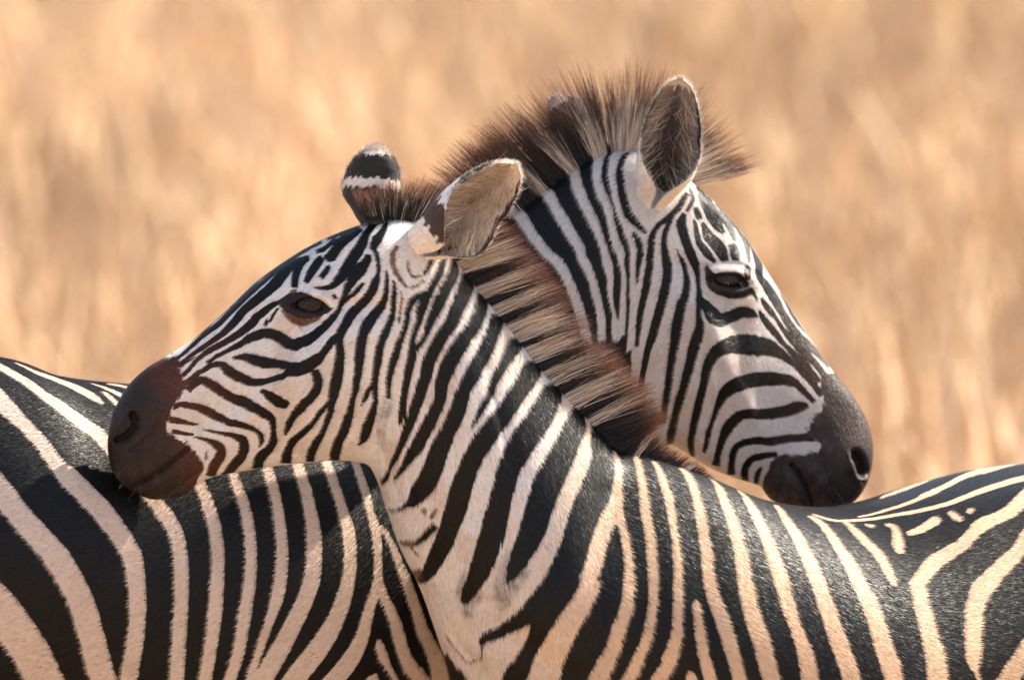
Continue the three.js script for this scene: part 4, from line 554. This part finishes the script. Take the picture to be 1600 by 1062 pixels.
function zebra(cfg, key, name, info) {
  const body = buildBody(cfg), coat = paintCoat(COAT[key], cfg.tone, body), { frames, sheet } = body;
  const wi = frames.findIndex((f) => f.key >= 9), root = new THREE.Group(), foot = V(frames[wi].C.x, 0, frames[wi].C.z); root.name = name; root.position.copy(foot); root.userData = info; scene.add(root);
  // body and legs as one mesh
  const f0 = frames.find((f) => f.key >= 10), f1 = frames.find((f) => f.key >= 2.3), legs = [];
  for (const s of [-1, 1]) for (const [f, hind] of [[f0, 0], [f1, 1]]) {
    const fwd = V(cfg.facing, 0, cfg.facing * sheet.slope(f.C.x)).normalize(), N = sheet.normal(f.C.x), top = f.C.clone().addScaledVector(N, s * (hind ? 0.13 : 0.11)); top.y = hind ? 0.98 : 0.86;
    legs.push(legGeometry(top, hind ? -0.05 : 0.02 * s, N, fwd, hind));
  }
  for (const g of [body.geo, ...legs]) g.translate(-foot.x, -foot.y, -foot.z);
  const fur = new THREE.MeshPhysicalMaterial({ map: coat.t, bumpMap: coat.bt, bumpScale: 0.0018, roughness: 0.7, specularIntensity: 0.45 });
  meshOf('body', mergeGeometries([body.geo, ...legs]), fur, root);
  growFur(body, coat, root, foot, cfg);
  // eyes
  const lc = [(cfg.lid[0][0] + cfg.lid[1][0]) / 2, (cfg.lid[0][1] + cfg.lid[1][1]) / 2], eyeAt = body.find(lc[0], lc[1] - 3);
  const lidAt = [...Array(26)].map((_, i) => { const t = (i + 0.5) / 13 - 1; return [t, body.find(lerp(cfg.lid[0][0], cfg.lid[1][0], (t + 1) / 2), lerp(cfg.lid[0][1], cfg.lid[1][1], (t + 1) / 2) - cfg.lid[2] * Math.pow(1 - t * t, 0.8))]; });
  for (const side of [1, -1]) {
    const N = eyeAt.f.N.clone().multiplyScalar(side), E = (side > 0 ? eyeAt.near : eyeAt.far).clone().addScaledVector(N, cfg.eyeOut), g = new THREE.SphereGeometry(0.027, 40, 28), c = [], p = g.attributes.position;
    for (let i = 0; i < p.count; i++) { const d = V(p.getX(i), p.getY(i), p.getZ(i)).normalize(), k = d.dot(N), v = d.dot(eyeAt.f.U); const pupil = Math.hypot(Math.acos(clamp(k)) * 0.8, v * 1.3) < 0.35; c.push(...(k > 0.8 ? (pupil ? [0.003, 0.003, 0.004] : [0.007, 0.004, 0.003]) : [0.012, 0.008, 0.006])); }
    g.setAttribute('color', new THREE.Float32BufferAttribute(c, 3)); g.translate(E.x - foot.x, E.y, E.z - foot.z);
    meshOf('eye', g, new THREE.MeshPhysicalMaterial({ vertexColors: true, roughness: 0.16, ior: 1.36 }), root);
    const H = new Hairs(); // lashes along the upper lid
    for (const [t, q] of lidAt) for (let k = 0; k < 2; k++) { const b0 = (side > 0 ? q.near : q.far).clone().addScaledVector(N, 0.004 + q.f.hw * 0), d = N.clone().multiplyScalar(0.8).addScaledVector(V(0, 1, 0), -0.45 + 0.2 * gauss()).addScaledVector(V(cfg.facing, 0, 0), 0.3 + 0.25 * gauss()).normalize(); H.add(b0, d, 0.012 + 0.012 * rnd(), 0.0008, V(0, -0.25, 0), [[0, INK], [1, UMBER]], 3); }
    H.build('eyelashes', root, foot);
  }
  // mane
  const M = new Hairs(), crest = frames.filter((f) => f.key >= cfg.mane[0] && f.key <= cfg.mane[1]);
  for (let i = 0; i < cfg.maneCount; i++) {
    const k = Math.min(crest.length - 2, Math.max(1, Math.floor(rnd() * crest.length))), f = crest[k]; if (cfg.facing > 0 && f.key > 17.6 && rnd() < 0.6) continue; const T = crest[k - 1].T.clone().sub(crest[k + 1].T).normalize(); // towards the withers
    const nrm = f.U.clone().addScaledVector(T, -f.U.dot(T)).normalize(), z = gauss() * 0.0085, s = (f.key - cfg.mane[0]) / (cfg.mane[1] - cfg.mane[0]);
    const lump = noise2(f.u * 900, 3) - 0.5, lump2 = noise2(f.u * 2600, 9) - 0.5;
    const dir = nrm.clone().addScaledVector(T, cfg.maneLean(f.key) + cfg.clump * (lump + lump2) + 0.085 * gauss()).addScaledVector(f.N, z * 6 + cfg.maneSide + 0.07 * gauss()).normalize();
    const len = cfg.maneLen(f.key) * (0.72 + 0.3 * rnd() + 2 * cfg.clump * lump2) * Math.min(1, s * 14 + 0.4) * (rnd() < 0.12 ? 0.6 : 1);
    const dk = f.key > 16.8 && cfg.facing < 0 ? (rnd() < 0.8 ? 1 : 0) : coat.black(f.u, 0.516), base = dk > 0.5 || (cfg.facing < 0 && rnd() < 0.08) ? mixC(INK, UMBER, 0.25 * rnd()) : mixC(CREAM, SAND, 0.05 + 0.35 * rnd());
    const midC = base[0] < 0.1 ? mixC(INK, UMBER, 0.5 * rnd()) : mixC(base, SAND, 0.4 * rnd()), tip = mixC(mixC(INK, UMBER, 0.55), RUST, rnd() * rnd() * 1.4 * cfg.tipRust), m = cfg.maneTip[0] + (cfg.maneTip[1] - cfg.maneTip[0]) * rnd();
    M.add(f.T.clone().addScaledVector(f.U, -0.012).addScaledVector(f.N, z).addScaledVector(T, 0.002 * gauss()), dir, len, 0.0009 + 0.0007 * rnd(), T.clone().multiplyScalar(0.05 + 0.1 * gauss() * 0.5).addScaledVector(f.N, 0.07 * gauss()), [[0, base], [m, midC], [Math.min(0.97, m + 0.16), tip], [1, mixC(tip, RUST, 0.5)]], 5);
  }
  M.build('mane', root, foot).userData.label = info.maneLabel; delete info.maneLabel;
  // ears
  for (const e of cfg.ears) {
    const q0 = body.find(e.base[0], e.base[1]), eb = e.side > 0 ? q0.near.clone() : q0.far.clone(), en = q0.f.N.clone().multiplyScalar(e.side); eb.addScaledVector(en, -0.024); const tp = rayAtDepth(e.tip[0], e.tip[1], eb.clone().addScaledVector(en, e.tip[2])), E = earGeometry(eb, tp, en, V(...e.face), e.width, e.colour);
    const H = new Hairs(); E.grow(H, 11000, 0.006); E.g.translate(-foot.x, 0, -foot.z); const m = meshOf('ear', E.g, new THREE.MeshPhysicalMaterial({ vertexColors: true, roughness: 0.8, sheen: 0.3, sheenColor: new THREE.Color(0.6, 0.56, 0.5) }), root); m.userData.label = e.label;
    for (let i = 0; i < e.hair; i++) { const t = 0.06 + 0.74 * rnd(), s = (rnd() < 0.75 ? (rnd() < 0.5 ? -1 : 1) * (0.35 + 0.6 * rnd()) : gauss() * 0.4), q = E.at(t, clamp(s, -0.97, 0.97)), c = rnd() < 0.06 ? UMBER : mixC(e.tuft[0], e.tuft[1], rnd()); H.add(q.P, E.W.clone().multiplyScalar(-0.55 * s + 0.35 * gauss()).addScaledVector(E.A, 0.5 + 0.35 * gauss()).addScaledVector(q.N, 0.3 + 0.15 * gauss()).normalize(), 0.02 + 0.02 * rnd(), 0.0009, E.A.clone().multiplyScalar(0.35).addScaledVector(E.W, 0.15 * gauss()), [[0, mixC(c, UMBER, 0.15)], [1, c]], 4); }
    for (let i = 0; i < 500; i++) { const t = 0.04 + 0.95 * rnd(), s = rnd() < 0.5 ? -1 : 1, q = E.at(t, s * 0.99), c = t > 0.86 ? CREAM : mixC(CREAM, UMBER, rnd() * 0.6); H.add(q.P, E.W.clone().multiplyScalar(s * 0.7).addScaledVector(E.A, 0.6).addScaledVector(E.F, 0.3 * gauss()).normalize(), 0.004 + 0.004 * rnd(), 0.0006, E.A.clone().multiplyScalar(0.2), [[0, c], [1, c]], 2); }
    H.build('ear_hair', m, foot);
  }
  // whiskers on lips and chin
  const WH = new Hairs();
  for (const [x, y] of cfg.whiskers) for (let k = 0; k < 7; k++) { const q = body.find(x + 9 * gauss(), y + 9 * gauss(), cfg.headFrom + 3); for (const sd of [1, -1]) { const d = q.f.N.clone().multiplyScalar(sd * 0.8).addScaledVector(V(cfg.facing, 0, 0), 0.4 + 0.3 * gauss()).addScaledVector(V(0, -1, 0), 0.5 + 0.3 * gauss()).normalize(); WH.add((sd > 0 ? q.near : q.far).clone(), d, 0.012 + 0.02 * rnd(), 0.0005, V(0, -0.2, 0), [[0, INK], [1, rnd() < 0.4 ? SAND : UMBER]], 3); } }
  WH.build('whiskers', root, foot);
  // tail
  const t0 = frames[6], curve = new THREE.CatmullRomCurve3([t0.C.clone().add(V(0, 0.02, 0)), t0.C.clone().add(V(-cfg.facing * 0.07, -0.06, 0)), t0.C.clone().add(V(-cfg.facing * 0.1, -0.3, 0)), t0.C.clone().add(V(-cfg.facing * 0.1, -0.5, 0))]), tg = new THREE.TubeGeometry(curve, 20, 0.02, 10); tg.translate(-foot.x, 0, -foot.z);
  const tail = meshOf('tail', tg, new THREE.MeshStandardMaterial({ color: new THREE.Color().setRGB(...mixC(CREAM, UMBER, 0.4)), roughness: 0.9 }), root), TH2 = new Hairs();
  for (let i = 0; i < 260; i++) TH2.add(curve.getPoint(0.75 + 0.25 * rnd()), V(0.1 * gauss(), -1, 0.1 * gauss()).normalize(), 0.25 + 0.15 * rnd(), 0.003, V(0.05 * gauss(), 0, 0.05 * gauss()), [[0, INK], [1, UMBER]], 4);
  TH2.build('tail_tuft', tail, foot);
  return { root, body, coat, foot };
}
function rayAtDepth(px, py, near) { const d = rayDir(px, py), o = camera.position, t = (near.z - o.z) / d.z; return V(o.x + d.x * t, o.y + d.y * t, o.z + d.z * t); }

const earFront = (t, s, back) => back ? (t > 0.88 ? CREAM : t > 0.6 ? INK : t > 0.42 ? CREAM : t > 0.22 ? UMBER : CREAM) : t > 0.93 ? CREAM : Math.abs(s) > 0.86 && t > 0.12 ? mixC(INK, UMBER, 0.5) : t < 0.2 && Math.abs(s) < 0.5 ? mixC(INK, UMBER, 0.5) : mixC(mixC(UMBER, TAN, 0.6), mixC(CREAM, SAND, 0.35), smooth(0.1, 0.6, Math.abs(s)) * 0.7 + 0.3 * smooth(0.5, 0.9, t));  // inside, the dark base is the shade of the hollow, put into the colour
const earFar = (t, s, back) => back ? (t > 0.87 ? CREAM : t > 0.52 ? INK : t > 0.40 ? mixC(CREAM, TAN, 0.3) : INK) : TAN;
const earRear = (t, s, back) => back ? (t > 0.8 ? CREAM : t > 0.5 ? INK : CREAM) : t > 0.92 ? mixC(CREAM, TAN, 0.4) : Math.abs(s) > 0.97 ? CREAM : Math.abs(s) > 0.82 && t > 0.1 ? mixC(INK, UMBER, 0.3) : mixC(mixC(UMBER, INK, 0.4), mixC(UMBER, TAN, 0.6), smooth(0.1, 0.7, Math.abs(s) + 0.3 * smooth(0.6, 0.9, t)));  // brown inside, its middle coloured darker to give the cup painted shade
Object.assign(FRONT, {
  tone: { white: [236, 227, 222], black: [15, 12, 12], muzzle: [92, 50, 36], lip: [48, 37, 33], chestnut: 0.85, nose: 0.0, body: [226, 190, 156] }, eyeOut: -0.021, furDensity: 330000, whiskers: [[215, 750], [240, 738], [230, 772], [262, 765], [285, 750], [205, 720]], mane: [7.9, 18.6], maneCount: 13000, maneSide: 0.05, clump: 0.12, tipRust: 0.7, maneTip: [0.52, 0.88],
  maneLean: (k) => k > 16.5 ? lerp(0.3, -0.25, smooth(16.5, 18.5, k))   : lerp(0.9, 0.24, smooth(8.2, 10.2, k)), maneLen: (k) => k > 16 ? lerp(0.118, 0.075, smooth(16, 18, k)) : lerp(0.036, 0.118, smooth(8.4, 11.0, k)),
  ears: [
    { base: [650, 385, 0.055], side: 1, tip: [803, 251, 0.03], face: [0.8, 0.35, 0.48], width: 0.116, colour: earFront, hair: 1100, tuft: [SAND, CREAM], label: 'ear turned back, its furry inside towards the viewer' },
    { base: [588, 352, 0.05], side: -1, tip: [591, 228, 0.03], face: [-0.25, 0.1, -1], width: 0.09, colour: earFar, hair: 60, tuft: [TAN, lin(176, 152, 132)], label: 'upright ear seen from behind, dark with a white band and tip' }] });
Object.assign(REAR, {
  tone: { white: [216, 206, 201], black: [15, 12, 12], muzzle: [86, 60, 50], lip: [68, 53, 48], chestnut: 0.5, nose: -0.03, body: [224, 200, 182] }, eyeOut: -0.021, furDensity: 300000, whiskers: [[1320, 785], [1300, 770], [1250, 780], [1225, 770], [1345, 755]], mane: [9.5, 18.9], maneCount: 16000, maneSide: 0, clump: 0.2, tipRust: 0.28, maneTip: [0.35, 0.65],
  maneLean: (k) => lerp(0.05, -0.75, smooth(15.5, 18.9, k)), maneLen: (k) => lerp(0.09, 0.145, smooth(9.5, 12, k)) * lerp(1, 0.84, smooth(16.8, 18.6, k)),
  ears: [
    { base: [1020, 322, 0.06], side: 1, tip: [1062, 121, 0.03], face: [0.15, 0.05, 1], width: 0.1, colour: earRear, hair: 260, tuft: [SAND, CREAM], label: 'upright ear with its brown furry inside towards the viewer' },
    { base: [965, 270, 0.05], side: -1, tip: [872, 145, 0.03], face: [-0.6, 0.2, -0.7], width: 0.08, colour: earFar, hair: 60, tuft: [SAND, CREAM], label: 'far ear with a white tip showing through the mane' }] });
zebra(FRONT, 'FRONT', 'zebra', { label: "zebra with chestnut-brown muzzle, its chin laid against the other zebra's flank", category: 'zebra', group: 'pair of zebras resting their heads on each other', maneLabel: 'upright striped mane with rusty brown tips' });
zebra(REAR, 'REAR', 'zebra_001', { label: "zebra with near-black muzzle and tall mane, its chin over the other zebra's back", category: 'zebra', group: 'pair of zebras resting their heads on each other', maneLabel: 'tall upright mane, dark brown with pale streaks' });

renderer.render(scene, camera);
